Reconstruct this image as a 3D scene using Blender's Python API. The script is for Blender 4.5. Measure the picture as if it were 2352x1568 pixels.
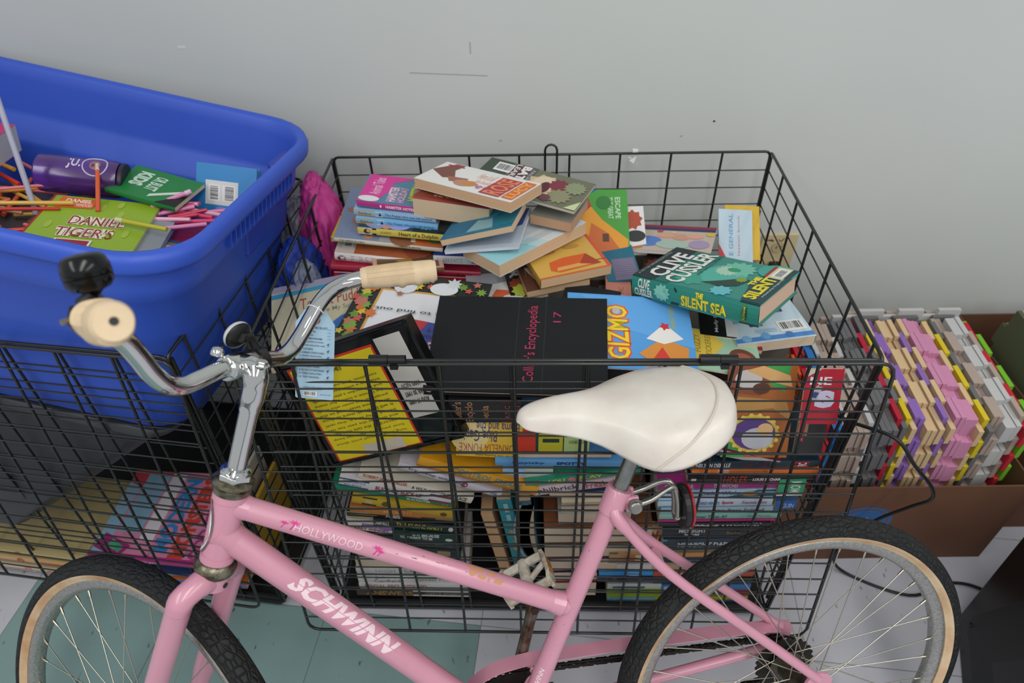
import bpy, bmesh, math, random
from mathutils import Vector, Matrix, Euler
from mathutils.geometry import interpolate_bezier
for o in list(bpy.data.objects): bpy.data.objects.remove(o)
C = bpy.context.scene.collection
SC = bpy.context.scene
R = math.radians
random.seed(7)

# ------------------------------------------------------------------ camera
CAM_H = 1.5357
pitch, roll = R(41.596), R(-0.8056)
cam = bpy.data.cameras.new('camera'); cam.lens = 24.0; cam.sensor_width = 36.0; cam.sensor_fit = 'HORIZONTAL'
cam.clip_start = 0.02
co = bpy.data.objects.new('camera', cam); C.objects.link(co)
fw = Vector((0, math.cos(pitch), -math.sin(pitch)))
r0 = Vector((1, 0, 0)); u0 = Vector((0, math.sin(pitch), math.cos(pitch)))
cr = r0*math.cos(roll) + u0*math.sin(roll); cu = u0*math.cos(roll) - r0*math.sin(roll)
co.matrix_world = Matrix(((cr.x, cu.x, -fw.x, 0), (cr.y, cu.y, -fw.y, 0), (cr.z, cu.z, -fw.z, CAM_H), (0, 0, 0, 1)))
cam.dof.use_dof = True; cam.dof.focus_distance = 1.10; cam.dof.aperture_fstop = 4.0
SC.camera = co

# ------------------------------------------------------------------ light and exposure
SC.view_settings.view_transform = 'Standard'; SC.view_settings.look = 'None'
SC.view_settings.gamma = 1.0; SC.view_settings.use_curve_mapping = False
SC.view_settings.exposure = 0.0
w = bpy.data.worlds.new('room_light'); SC.world = w; w.use_nodes = True
bgn = w.node_tree.nodes['Background']; bgn.inputs[0].default_value = (0.93, 0.97, 1.0, 1); bgn.inputs[1].default_value = 0.56

def area(name, loc, size, power, rot=(0, 0, 0), col=(1, .985, .95)):
    l = bpy.data.lights.new(name, 'AREA'); l.shape = 'RECTANGLE'; l.size = size[0]; l.size_y = size[1]
    l.energy = power; l.color = col
    o = bpy.data.objects.new(name, l); C.objects.link(o); o.location = loc; o.rotation_euler = rot
    return o
# fluorescent troffers of the room's ceiling
area('ceiling_light', (-1.5, -1.1, 2.75), (0.35, 3.0), 26)
area('ceiling_light', (0.25, -1.1, 2.75), (0.35, 3.0), 30)
area('ceiling_light', (2.0, -1.1, 2.75), (0.35, 3.0), 34)

# ------------------------------------------------------------------ materials
def lin(h):
    if isinstance(h, (tuple, list)): return tuple(h)
    h = h.lstrip('#'); v = [int(h[i:i+2], 16)/255 for i in (0, 2, 4)]
    return tuple(x/12.92 if x <= .04045 else ((x+.055)/1.055)**2.4 for x in v)
MATS = {}
def mat(col, rough=.55, metal=0.0, coat=0.0, bump=0.0, bscale=300, var=0.0, vscale=8, name=None, spec=.5, var2=None):
    key = (col if isinstance(col, str) else tuple(col), rough, metal, coat, bump, bscale, var, vscale, spec, var2)
    if key in MATS: return MATS[key]
    m = bpy.data.materials.new(name or 'surface'); m.use_nodes = True; nt = m.node_tree; b = nt.nodes['Principled BSDF']
    c = lin(col); b.inputs['Base Color'].default_value = (*c, 1); b.inputs['Roughness'].default_value = rough
    b.inputs['Metallic'].default_value = metal; b.inputs['Coat Weight'].default_value = coat
    b.inputs['Specular IOR Level'].default_value = spec; b.inputs['Coat Roughness'].default_value = .15
    if var > 0 or bump > 0:
        tc = nt.nodes.new('ShaderNodeTexCoord')
    if var > 0:
        n = nt.nodes.new('ShaderNodeTexNoise'); n.inputs['Scale'].default_value = vscale; n.inputs['Detail'].default_value = 6
        nt.links.new(tc.outputs['Object'], n.inputs['Vector'])
        mr = nt.nodes.new('ShaderNodeMapRange'); mr.inputs['From Min'].default_value = .35; mr.inputs['From Max'].default_value = .65
        nt.links.new(n.outputs['Fac'], mr.inputs['Value'])
        mx = nt.nodes.new('ShaderNodeMix'); mx.data_type = 'RGBA'
        c2 = lin(var2) if var2 else tuple(x*(1-var) for x in c)
        mx.inputs[6].default_value = (*c, 1); mx.inputs[7].default_value = (*c2, 1)
        nt.links.new(mr.outputs[0], mx.inputs[0]); nt.links.new(mx.outputs[2], b.inputs['Base Color'])
    if bump > 0:
        n2 = nt.nodes.new('ShaderNodeTexNoise'); n2.inputs['Scale'].default_value = bscale; n2.inputs['Detail'].default_value = 3
        nt.links.new(tc.outputs['Object'], n2.inputs['Vector'])
        bp = nt.nodes.new('ShaderNodeBump'); bp.inputs['Strength'].default_value = bump; bp.inputs['Distance'].default_value = .001
        nt.links.new(n2.outputs['Fac'], bp.inputs['Height']); nt.links.new(bp.outputs[0], b.inputs['Normal'])
    MATS[key] = m; return m

def page_mat(col='#ddc6a8'):
    key = ('page', col)
    if key in MATS: return MATS[key]
    m = bpy.data.materials.new('page_edges'); m.use_nodes = True; nt = m.node_tree; b = nt.nodes['Principled BSDF']
    b.inputs['Roughness'].default_value = .85
    tc = nt.nodes.new('ShaderNodeTexCoord'); mp = nt.nodes.new('ShaderNodeMapping'); mp.inputs['Scale'].default_value = (3, 3, 900)
    n = nt.nodes.new('ShaderNodeTexNoise'); n.inputs['Scale'].default_value = 1.0; n.inputs['Detail'].default_value = 2
    nt.links.new(tc.outputs['Object'], mp.inputs[0]); nt.links.new(mp.outputs[0], n.inputs['Vector'])
    c = lin(col); mx = nt.nodes.new('ShaderNodeMix'); mx.data_type = 'RGBA'
    mx.inputs[6].default_value = (*[x*.86 for x in c], 1); mx.inputs[7].default_value = (*c, 1)
    nt.links.new(n.outputs['Fac'], mx.inputs[0]); nt.links.new(mx.outputs[2], b.inputs['Base Color'])
    bp = nt.nodes.new('ShaderNodeBump'); bp.inputs['Strength'].default_value = .25; bp.inputs['Distance'].default_value = .0005
    nt.links.new(n.outputs['Fac'], bp.inputs['Height']); nt.links.new(bp.outputs[0], b.inputs['Normal'])
    MATS[key] = m; return m

# ------------------------------------------------------------------ mesh builder
class MB:
    def __init__(s): s.v = []; s.f = []; s.mi = []; s.mats = []; s.uv = {}
    def m(s, mt):
        if mt not in s.mats: s.mats.append(mt)
        return s.mats.index(mt)
    def add(s, vs, fs, mt, uvs=None):
        k = len(s.v); i = s.m(mt); s.v += [tuple(x) for x in vs]
        for j, f in enumerate(fs):
            if uvs: s.uv[len(s.f)] = [uvs[q] for q in f]
            s.f.append([k+q for q in f]); s.mi.append(i)
        return s
    def box(s, a, b, mt, M=None):
        x0, y0, z0 = a; x1, y1, z1 = b
        vs = [(x0,y0,z0),(x1,y0,z0),(x1,y1,z0),(x0,y1,z0),(x0,y0,z1),(x1,y0,z1),(x1,y1,z1),(x0,y1,z1)]
        if M: vs = [M @ Vector(v) for v in vs]
        return s.add(vs, [(0,3,2,1),(4,5,6,7),(0,1,5,4),(1,2,6,5),(2,3,7,6),(3,0,4,7)], mt)
    def tube(s, path, r, mt, n=8, closed=False, caps=True):
        P = [Vector(p) for p in path]; N = len(P)
        if not isinstance(r, (list, tuple)): r = [r]*N
        T = []
        for i in range(N):
            if closed: t = P[(i+1) % N]-P[i-1]
            else: t = P[min(i+1, N-1)]-P[max(i-1, 0)]
            T.append(t.normalized())
        a = Vector((0, 0, 1)) if abs(T[0].z) < .9 else Vector((1, 0, 0))
        U = (a-T[0]*a.dot(T[0])).normalized(); vs = []; 
        for i in range(N):
            U = (U-T[i]*U.dot(T[i])).normalized(); V = T[i].cross(U)
            for k in range(n):
                th = 2*math.pi*k/n; vs.append(P[i]+(U*math.cos(th)+V*math.sin(th))*r[i])
        fs = []
        for i in range(N if closed else N-1):
            j = (i+1) % N
            for k in range(n):
                fs.append((i*n+k, i*n+(k+1) % n, j*n+(k+1) % n, j*n+k))
        if caps and not closed: fs.append(tuple(range(n))[::-1]); fs.append(tuple((N-1)*n+k for k in range(n)))
        return s.add(vs, fs, mt)
    def lathe(s, prof, mt, n=32, M=None, closed=False, uvs=False):
        # prof: (r, z) turned about z
        vs = []; m = len(prof)
        for i in range(n):
            th = 2*math.pi*i/n
            for r_, z in prof:
                v = Vector((r_*math.cos(th), r_*math.sin(th), z)); vs.append(M @ v if M else v)
        fs = []
        for i in range(n):
            j = (i+1) % n
            for k in range(m if closed else m-1):
                l = (k+1) % m
                fs.append((i*m+k, j*m+k, j*m+l, i*m+l))
        return s.add(vs, fs, mt)
    def poly(s, pts, mt):
        return s.add(pts, [tuple(range(len(pts)))], mt)
    def prism(s, pts, d, mt, M=None):
        # outline pts (x,y) extruded from z=0 to d
        n = len(pts); vs = [Vector((x, y, 0)) for x, y in pts]+[Vector((x, y, d)) for x, y in pts]
        if M: vs = [M @ v for v in vs]
        fs = [tuple(range(n))[::-1], tuple(range(n, 2*n))]+[(i, (i+1) % n, n+(i+1) % n, n+i) for i in range(n)]
        return s.add(vs, fs, mt)
    def build(s, name, parent=None, smooth=False, matrix=None, auto=None, bevel=0, subsurf=0, fixn=False):
        me = bpy.data.meshes.new(name); me.from_pydata(s.v, [], s.f)
        for m in s.mats: me.materials.append(m)
        me.polygons.foreach_set('material_index', s.mi)
        if s.uv:
            ul = me.uv_layers.new(name='UVMap')
            for p in me.polygons:
                if p.index in s.uv:
                    for li, uv in zip(p.loop_indices, s.uv[p.index]): ul.data[li].uv = uv
        if fixn:
            bm = bmesh.new(); bm.from_mesh(me); bmesh.ops.recalc_face_normals(bm, faces=bm.faces); bm.to_mesh(me); bm.free()
        if smooth:
            me.polygons.foreach_set('use_smooth', [True]*len(me.polygons)); me.set_sharp_from_angle(angle=R(62))
        if auto: me.polygons.foreach_set('use_smooth', [True]*len(me.polygons)); me.set_sharp_from_angle(angle=R(auto))
        me.update()
        o = bpy.data.objects.new(name, me); C.objects.link(o)
        if parent: o.parent = parent
        if matrix is not None: o.matrix_local = matrix
        if bevel:
            b = o.modifiers.new('bevel', 'BEVEL'); b.width = bevel; b.segments = 2; b.limit_method = 'ANGLE'; b.angle_limit = R(40)
        if subsurf:
            b = o.modifiers.new('sub', 'SUBSURF'); b.levels = subsurf; b.render_levels = subsurf
        return o
def thing(name, label, cat, loc=(0,0,0), rot=(0,0,0), group=None, matrix=None):
    o = bpy.data.objects.new(name, None); C.objects.link(o); o.empty_display_size = .05
    if matrix is not None: o.matrix_world = matrix
    else: o.location = loc; o.rotation_euler = rot
    o['label'] = label; o['category'] = cat
    if group: o['group'] = group
    return o
def tag(o, label, cat, group=None):
    o['label'] = label; o['category'] = cat
    if group: o['group'] = group
    return o
def part_empty(name, parent):
    o = bpy.data.objects.new(name, None); C.objects.link(o); o.parent = parent; o.empty_display_size = .02; return o
def smooth_path(pts, n=6, closed=False):
    P = [Vector(p) for p in pts]; out = []; N = len(P)
    for i in range(N if closed else N-1):
        p0 = P[(i-1) % N] if (closed or i > 0) else P[0]; p1 = P[i]; p2 = P[(i+1) % N]; p3 = P[(i+2) % N] if (closed or i+2 < N) else P[-1]
        for k in range(n):
            t = k/n; t2 = t*t; t3 = t2*t
            out.append(.5*((2*p1)+(-p0+p2)*t+(2*p0-5*p1+4*p2-p3)*t2+(-p0+3*p1-3*p2+p3)*t3))
    if not closed: out.append(P[-1])
    return out

# ------------------------------------------------------------------ lettering
TXT = {}
def text_mesh(s, bold=0.0, shear=0.0):
    key = (s, bold, shear)
    if key in TXT: return TXT[key]
    cu_ = bpy.data.curves.new('t', 'FONT'); cu_.body = s; cu_.resolution_u = 2; cu_.offset = bold; cu_.shear = shear
    cu_.fill_mode = 'FRONT' if hasattr(cu_, 'fill_mode') else cu_.fill_mode
    cu_.space_line = .85
    o = bpy.data.objects.new('t', cu_); C.objects.link(o)
    bpy.context.view_layer.update()
    dg = bpy.context.evaluated_depsgraph_get(); me = bpy.data.meshes.new_from_object(o.evaluated_get(dg))
    vs = [(v.co.x, v.co.y) for v in me.vertices]; fs = [tuple(p.vertices) for p in me.polygons]
    bpy.data.objects.remove(o); bpy.data.curves.remove(cu_); bpy.data.meshes.remove(me)
    if vs:
        x0 = min(v[0] for v in vs); x1 = max(v[0] for v in vs); y0 = min(v[1] for v in vs); y1 = max(v[1] for v in vs)
        vs = [((x-x0)/max(x1-x0, 1e-6), (y-y0)/max(y1-y0, 1e-6)) for x, y in vs]
    TXT[key] = (vs, fs); return TXT[key]

def art(mb, items, face, W, H, off0=.00025, swap=None):
    """flat printing on one face. face(u,v,o) -> point; u,v in metres on a W x H face; o = height above it"""
    k = 0
    for it in items:
        k += 1; o = off0+k*.00009
        t = it[0]
        if t == 'r':
            _, a, b, c, d, col = it[:6]; pts = [(a,b),(c,b),(c,d),(a,d)]
        elif t == 'e':
            _, cx, cy, rx_, ry_, col = it[:6]; pts = [(cx+rx_*math.cos(q*math.pi/9), cy+ry_*math.sin(q*math.pi/9)) for q in range(18)]
        elif t == 'p':
            _, pts, col = it[:3]
        elif t == 's':   # ragged leaf or splash: cx,cy,r,points,colour
            _, cx, cy, rr, nn_, col = it[:6]; asp = W/H
            pts = []
            for q in range(nn_*2):
                ra = rr*(1 if q % 2 == 0 else (.55 if nn_ < 9 else .76)); a_ = math.pi*q/nn_+cx*9; pts.append((cx+ra*math.cos(a_)/asp, cy+ra*math.sin(a_)))
        elif t == 'bar':  # barcode box
            _, a, b, c, d = it[:5]
            mb.poly([face(x*W, y*H, o) for x, y in [(a,b),(c,b),(c,d),(a,d)]], mat('#e8e8e6'))
            rn = random.Random(int(a*1000)); x = a+(c-a)*.1
            vert = (c-a)*W > (d-b)*H
            x = .08
            while x < .9:
                ww = rn.choice((.015, .03, .045))
                if vert: q4 = [(a+(c-a)*x, b+(d-b)*.2), (a+(c-a)*(x+ww), b+(d-b)*.2), (a+(c-a)*(x+ww), b+(d-b)*.85), (a+(c-a)*x, b+(d-b)*.85)]
                else: q4 = [(a+(c-a)*.2, b+(d-b)*x), (a+(c-a)*.85, b+(d-b)*x), (a+(c-a)*.85, b+(d-b)*(x+ww)), (a+(c-a)*.2, b+(d-b)*(x+ww))]
                mb.poly([face(p*W, q*H, o+.0001) for p, q in q4], mat('#1b1b1d')); x += ww+rn.choice((.02, .035))
            continue
        elif t == 't':
            _, s, a, b, c, d, col = it[:7]; rot = it[7] if len(it) > 7 else 0; bold = it[8] if len(it) > 8 else .01; sh = it[9] if len(it) > 9 else 0
            vs, fs = text_mesh(s, bold, sh)
            V = []
            for x, y in vs:
                if rot == 90: x, y = 1-y, x
                elif rot == 180: x, y = 1-x, 1-y
                elif rot == 270: x, y = y, 1-x
                V.append(face((a+(c-a)*x)*W, (b+(d-b)*y)*H, o))
            mb.add(V, fs, mat(col)); continue
        mb.poly([face(x*W, y*H, o) for x, y in pts], mat(col))

# ------------------------------------------------------------------ books
BOOKN = [0]
def book(label, pose, t, cover, spine='f', hard=False, pages='#dcc8ae', top=(), front=(), back=(), group=None, spcol=None, gloss=.35, base=None, name='book', cat='book', curl=0, side='#'):
    x, y, z, a, b, c, W, H = pose
    root = thing(name, label, cat, (x, y, z), (R(c), R(b), R(a)), group)
    if base is not None: root.matrix_world = base @ (Matrix.Translation((x, y, z)) @ Euler((R(c), R(b), R(a))).to_matrix().to_4x4())
    lum = sum(lin(cover))/3; spv = .22 if lum < .03 else .45
    cm = mat(cover, gloss, spec=spv); ov = .003 if hard else .0; tb = .0026 if hard else .0007
    tb = min(tb, t*.2)
    bc = MB(); nx = 8 if curl else 1
    def cz(u, v): return curl*((u/W-.35)/.65)**2 if (curl and u > W*.35) else 0
    def board(z0, z1, mt, cc=0):
        vs = []
        for zz in (z0, z1):
            for j in range(2):
                for i in range(nx+1):
                    u = W*i/nx; vs.append((u, H*j, zz+(cz(u, 0) if cc else 0)))
        n1 = nx+1; fs = []
        for i in range(nx):
            fs += [(i, n1+i, n1+i+1, i+1), (2*n1+i, 2*n1+i+1, 3*n1+i+1, 3*n1+i), (i, i+1, 2*n1+i+1, 2*n1+i), (n1+i, 3*n1+i, 3*n1+i+1, n1+i+1)]
        fs += [(0, 2*n1, 3*n1, n1), (nx, n1+nx, 3*n1+nx, 2*n1+nx)]
        bc.add(vs, fs, mt)
    board(-tb, 0, cm, 1); board(-t, -t+tb, cm)
    sm = mat(spcol or cover, gloss)
    if spine:
        # slightly rounded spine
        k = 5; rr = min(.004, t*.22) if hard else min(.0012, t*.1)
        pr = []
        for i in range(k+1):
            q = i/k; pr.append((-rr*math.sin(math.pi*q), -t*q))
        for (f0, f1) in zip(pr, pr[1:]):
            if spine == 'f': q4 = [(0, f0[0], f0[1]), (0, f1[0], f1[1]), (W, f1[0], f1[1]), (W, f0[0], f0[1])]
            elif spine == 'b': q4 = [(0, H-f0[0], f0[1]), (W, H-f0[0], f0[1]), (W, H-f1[0], f1[1]), (0, H-f1[0], f1[1])]
            elif spine == 'l': q4 = [(f0[0], 0, f0[1]), (f0[0], H, f0[1]), (f1[0], H, f1[1]), (f1[0], 0, f1[1])]
            else: q4 = [(W-f0[0], 0, f0[1]), (W-f1[0], 0, f1[1]), (W-f1[0], H, f1[1]), (W-f0[0], H, f0[1])]
            bc.poly(q4, sm)
    else: rr = 0
    def ftop(u, v, o): return (u, v, o+cz(u, v))
    def ffront(u, v, o): return (u, -o-(rr*math.sin(math.pi*min(max(v/t, 0), 1)) if spine == 'f' else 0)-.0002, -t+v)
    if top: art(bc, top, ftop, W, H)
    if front: art(bc, front, ffront, W, t)
    bc.build('cover', root, fixn=False)
    bp = MB(); e = ov+.0012
    x0 = e if spine != 'l' else .0015; x1 = W-(e if spine != 'r' else .0015); y0 = e if spine != 'f' else .0015; y1 = H-(e if spine != 'b' else .0015)
    if not hard:
        x0 = .0003 if spine != 'l' else .001; x1 = W-(.0003 if spine != 'r' else .001); y0 = .0003 if spine != 'f' else .001; y1 = H-(.0003 if spine != 'b' else .001)
    vs = []; n1 = nx+1
    for zz, cc in ((-t+tb, 0), (-tb, 1)):
        for yy in (y0, y1):
            for i in range(n1):
                u = x0+(x1-x0)*i/nx; vs.append((u, yy, zz+(cz(u, 0) if cc else 0)))
    fs = []
    for i in range(nx):
        fs += [(i, n1+i, n1+i+1, i+1), (2*n1+i, 2*n1+i+1, 3*n1+i+1, 3*n1+i), (i, i+1, 2*n1+i+1, 2*n1+i), (n1+i, 3*n1+i, 3*n1+i+1, n1+i+1)]
    fs += [(0, 2*n1, 3*n1, n1), (nx, n1+nx, 3*n1+nx, 2*n1+nx)]
    bp.add(vs, fs, page_mat(pages)).build('page_block', root)
    return root
# ------------------------------------------------------------------ the setting
def floor_mat(col, dark, light):
    m = bpy.data.materials.new('vinyl_tile'); m.use_nodes = True; nt = m.node_tree; b = nt.nodes['Principled BSDF']
    b.inputs['Roughness'].default_value = .42
    tc = nt.nodes.new('ShaderNodeTexCoord')
    n = nt.nodes.new('ShaderNodeTexNoise'); n.inputs['Scale'].default_value = 9; n.inputs['Detail'].default_value = 8
    mp = nt.nodes.new('ShaderNodeMapping'); mp.inputs['Scale'].default_value = (1.0, .42, 1)
    v = nt.nodes.new('ShaderNodeTexNoise'); v.inputs['Scale'].default_value = 62; v.inputs['Detail'].default_value = 2
    nt.links.new(tc.outputs['Object'], n.inputs['Vector']); nt.links.new(tc.outputs['Object'], mp.inputs[0]); nt.links.new(mp.outputs[0], v.inputs['Vector'])
    c = lin(col); mx = nt.nodes.new('ShaderNodeMix'); mx.data_type = 'RGBA'; mx.inputs[6].default_value = (*c, 1); mx.inputs[7].default_value = (*lin(light), 1)
    nt.links.new(n.outputs['Fac'], mx.inputs[0])
    cr_ = nt.nodes.new('ShaderNodeMapRange'); cr_.inputs['From Min'].default_value = .69; cr_.inputs['From Max'].default_value = .74
    nt.links.new(v.outputs['Fac'], cr_.inputs['Value'])
    m2 = nt.nodes.new('ShaderNodeMix'); m2.data_type = 'RGBA'; m2.inputs[7].default_value = (*lin(dark), 1)
    nt.links.new(cr_.outputs[0], m2.inputs[0]); nt.links.new(mx.outputs[2], m2.inputs[6]); nt.links.new(m2.outputs[2], b.inputs['Base Color'])
    return m
fm_w = floor_mat('#c6c6ce', '#84858c', '#b2b4bc'); fm_t = floor_mat('#86a39f', '#4c6663', '#748f8f')
b = MB(); TS = .3655; ya = R(-7); ux, uy = math.cos(ya), math.sin(ya); vx, vy = -uy, ux
b.box((-5, -4, -.06), (5, 1.5, -.0008), mat('#6d6e70', .6))
for i in range(-12, 12):
    for j in range(-9, 4):
        g = .0007
        pts = []
        for (du, dv) in ((g, g), (TS-g, g), (TS-g, TS-g), (g, TS-g)):
            U_ = i*TS+du; V_ = j*TS+dv; pts.append((-.081+U_*ux+V_*vx, .744+U_*uy+V_*vy, 0))
        if max(p[1] for p in pts) > 1.72: continue
        b.poly([(x, min(y, 1.499), z) for x, y, z in pts], fm_t if (-3 <= i < 0 and j < 0) else fm_w)
fl = b.build('floor'); fl['kind'] = 'structure'

wm = mat('#cdd1ce', .38, var=.035, vscale=2.5, bump=.06, bscale=90)
b = MB(); b.box((-5, 1.5, -.06), (5, 1.62, 3.2), wm)
def wp(x, z, w_, h_, col, a=0):
    c_, s_ = math.cos(a), math.sin(a)
    b.poly([(x+(p*c_-q*s_), 1.4995, z+(p*s_+q*c_)) for p, q in ((-w_, -h_), (w_, -h_), (w_, h_), (-w_, h_))], mat(col, .6))
# scuffs in the paint
wp(-.69, 1.05, .008, .003, '#d9dddb'); wp(-.08, 1.04, .001, .012, '#9ea5a5'); wp(-.13, .985, .085, .001, '#a4aaab', R(-3)); wp(.47, .87, .0025, .002, '#3a2f2c')
wp(1.36, .93, .001, .016, '#969c9c', R(-8)); wp(1.352, .90, .001, .012, '#969c9c', R(-35)); wp(-.02, .83, .004, .0016, '#a9afaf'); wp(.40, .835, .003, .001, '#8e9494', R(20))
wl = b.build('wall_back'); wl['kind'] = 'structure'

# wall outlet with a plug in it
t = thing('wall_outlet', 'beige wall outlet plate seen through the right side of the wire cage', 'outlet', (.70, 1.5, .50))
b = MB(); pm = mat('#cdbd94', .45)
b.box((-.047, -.006, -.066), (.047, 0, .066), pm); b.build('cover_plate', t, bevel=.003)
for z in (.027, -.03):
    b = MB(); b.prism([(.017*math.cos(q*math.pi/8)*1.0, .0165*math.sin(q*math.pi/8)) for q in range(16)], .003, mat('#c0ae84', .4), Matrix.Translation((0, -.006, z)) @ Matrix.Rotation(R(90), 4, 'X'))
    b.box((-.007, -.0095, -.004+z), (-.005, -.0088, .005+z), mat('#2a241c')); b.box((.005, -.0095, -.004+z), (.007, -.0088, .005+z), mat('#2a241c')); b.build('socket', t)
b = MB()
b.tube([(-.024+.01*math.sin(q*2.1), -.0065, .048+.003*math.cos(q*3.7)) for q in range(4)], .0012, mat('#3a342a'), 5)
b.tube([(-.004, -.0065, .05), (.004, -.0065, .044), (.01, -.0065, .054)], .0012, mat('#3a342a'), 5); b.build('ink_marks', t)

# black power cord: from the outlet down behind the cage, out at its right side and to the floor
bk = mat('#121313', .45)
t = thing('power_cord', 'black power cord plugged into the wall outlet and looped over the cardboard box', 'power cord', (.70, 1.46, .47))
b = MB(); b.box((-.014, -.0, -.012), (.014, .034, .014), bk); b.box((-.009, -.012, -.03), (.009, .012, -.008), bk); b.build('plug', t, bevel=.004)
pts = [(.70,1.458,.455),(.70,1.44,.38),(.69,1.40,.30),(.66,1.30,.36),(.63,1.15,.44),(.62,1.02,.475),(.655,.90,.52),(.71,.825,.55),(.755,.80,.50),(.815,.80,.43),(.85,.82,.36),(.845,.85,.29),(.80,.87,.20),(.76,.87,.08),(.80,.86,.008),(.93,.80,.006),(1.05,.83,.006),(1.13,.80,.006),(1.22,.72,.006)]
b = MB(); b.tube(smooth_path([Vector(p)-Vector((.70, 1.46, .47)) for p in pts], 8), .0037, bk, 8); b.build('cord', t, smooth=True)

# ------------------------------------------------------------------ wire crates
WIRE = mat('#131514', .38, coat=.3)
def grid_panel(b, W, H, xs, zs, rr=.0031, rv=.0027, rh=.00158, corner=.012, yoff=0.0, M=None, rim=True):
    M = M or Matrix.Identity(4)
    def T(x, z, y=0): return M @ Vector((x, y+yoff, z))
    if rim:
        c_ = corner; pts = []
        for (cx, cz, a0) in ((W-c_, H-c_, 0), (c_, H-c_, 90), (c_, c_, 180), (W-c_, c_, 270)):
            for q in range(4): a = R(a0+q*30); pts.append(T(cx+c_*math.cos(a), cz+c_*math.sin(a)))
        b.tube(pts, rr, WIRE, 8, closed=True)
    for x in xs: b.tube([T(x, .002), T(x, H-.002)], rv, WIRE, 7)
    for z in zs: b.tube([T(.001, z, -rv), T(W-.001, z, -rv)], rh, WIRE, 6)
def wire_crate(name, label, Mx, W, D, H, lid_tilt, lid_len=.669, clips=(.239, .742), hook=None):
    t = thing(name, label, 'wire crate', matrix=Mx)
    xs = [.084*W/.992+.1145*k*W/.992 for k in range(8)]; zs = [.044*k for k in range(1, int(H/.044)+1) if .044*k < H-.02]
    z0 = .012; zs = [z for z in zs if z > z0+.02]
    b = MB(); grid_panel(b, W, H-z0, xs, [H-z0-.044*k for k in range(1, 17) if H-z0-.044*k > .02], M=Matrix.Translation((0, 0, z0))); b.build('front_panel', t, smooth=True)
    b = MB(); grid_panel(b, W, H-z0, xs, [H-z0-.044*k for k in range(1, 17) if H-z0-.044*k > .02], M=Matrix.Translation((0, D, z0)))
    b.build('back_panel', t, smooth=True)
    ys = [.106*k for k in range(1, 7) if .106*k < D-.02]
    for nm, x in (('left', 0), ('right', W)):
        b = MB(); grid_panel(b, D, H-z0, [D-y for y in ys], [H-z0-.044*k for k in range(1, 17) if H-z0-.044*k > .02], M=Matrix.Translation((x, 0, z0)) @ Matrix.Rotation(R(90), 4, 'Z'))
        # the thicker hinge wires by both posts
        for y in (.008, D-.008): b.tube([(x, y, z0), (x, y, H-.01)], .0045, WIRE, 8)
        for y in (.02, D-.02):
            b.tube([(x, y, z0+.03), (x, y, H-.14)], .0034, WIRE, 8)
        b.build('side_panel', t, smooth=True)
        for y in (.014, D-.014):
            b = MB(); b.tube([(x-.004, y, H*.55-.02), (x-.006, y-.006 if y < .1 else y+.006, H*.55), (x-.004, y, H*.55+.02)], .0055, WIRE, 7)
            b.tube([(x+.002, y, H*.55-.03), (x-.01, y, H*.55-.015)], .003, WIRE, 6); b.build('hinge_hook', t, smooth=True)
    b = MB(); b.box((.006, .006, z0), (W-.006, D-.006, z0+.005), mat('#17181a', .5)); b.box((.004, .004, z0), (W-.004, .010, z0+.022), mat('#17181a', .5)); b.box((.004, D-.010, z0), (W-.004, D-.004, z0+.022), mat('#17181a', .5))
    b.build('floor_pan', t)
    for x in (.03, W-.03):
        for y in (.03, D-.03):
            b = MB(); b.lathe([(0, 0), (.016, 0), (.018, .006), (.018, .018), (.012, z0), (0, z0)], mat('#1c1d1f', .4), 16, Matrix.Translation((x, y, 0))); b.build('foot', t, smooth=True)
    # the lid, folded over the front and hanging from two plastic clips
    L = lid_len; Ml = Matrix.Translation((-.006, -.012, H+.004)) @ Matrix.Rotation(R(-lid_tilt), 4, 'X') @ Matrix.Translation((0, 0, -L))
    b = MB(); grid_panel(b, W+.02, L, [x+.012 for x in xs], [L-.0445*k for k in range(1, 15) if L-.0445*k > .02], M=Ml, corner=.022); b.build('lid', t, smooth=True)
    for x in clips:
        b = MB(); b.tube([(x-.028, -.008, H+.010), (x+.001, -.008, H+.010)], .0078, mat('#0f1010', .3), 16); b.tube([(x+.002, -.008, H+.010), (x+.028, -.008, H+.010)], .0073, mat('#0f1010', .3), 16)
        b.box((x+.004, -.017, H-.003), (x+.016, -.002, H+.006), mat('#0f1010', .3)); b.build('hinge_clip', t, auto=40)
    if hook:
        b = MB(); hx = hook; pts = [(hx-.0135, D-.003, H-.085), (hx-.0135, D-.003, H+.012)]+[(hx-.0135*math.cos(R(a)), D-.003, H+.012+.0135*math.sin(R(a))) for a in (30, 60, 90, 120, 150)]+[(hx+.0135, D-.003, H+.012), (hx+.0135, D-.003, H-.085)]
        b.tube(pts, .0027, WIRE, 8); b.build('latch_loop', t, smooth=True)
    return t
def frame_from(o, px, py):
    X = (Vector(px)-Vector(o)).normalized(); Y = Vector(py)-Vector(o); Y = (Y-X*Y.dot(X)).normalized(); Z = X.cross(Y)
    return Matrix(((X.x, Y.x, Z.x, o[0]), (X.y, Y.y, Z.y, o[1]), (X.z, Y.z, Z.z, o[2]), (0, 0, 0, 1)))
# book crate
gl = (-.415, .793, -.008); Mc = frame_from(gl, (.576, .756, .010), (-.389, 1.466, .000))
book_crate = wire_crate('wire_crate', 'black wire crate heaped with books behind the pink bicycle', Mc, .992, .674, .815, 9.5, hook=.50)
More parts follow.
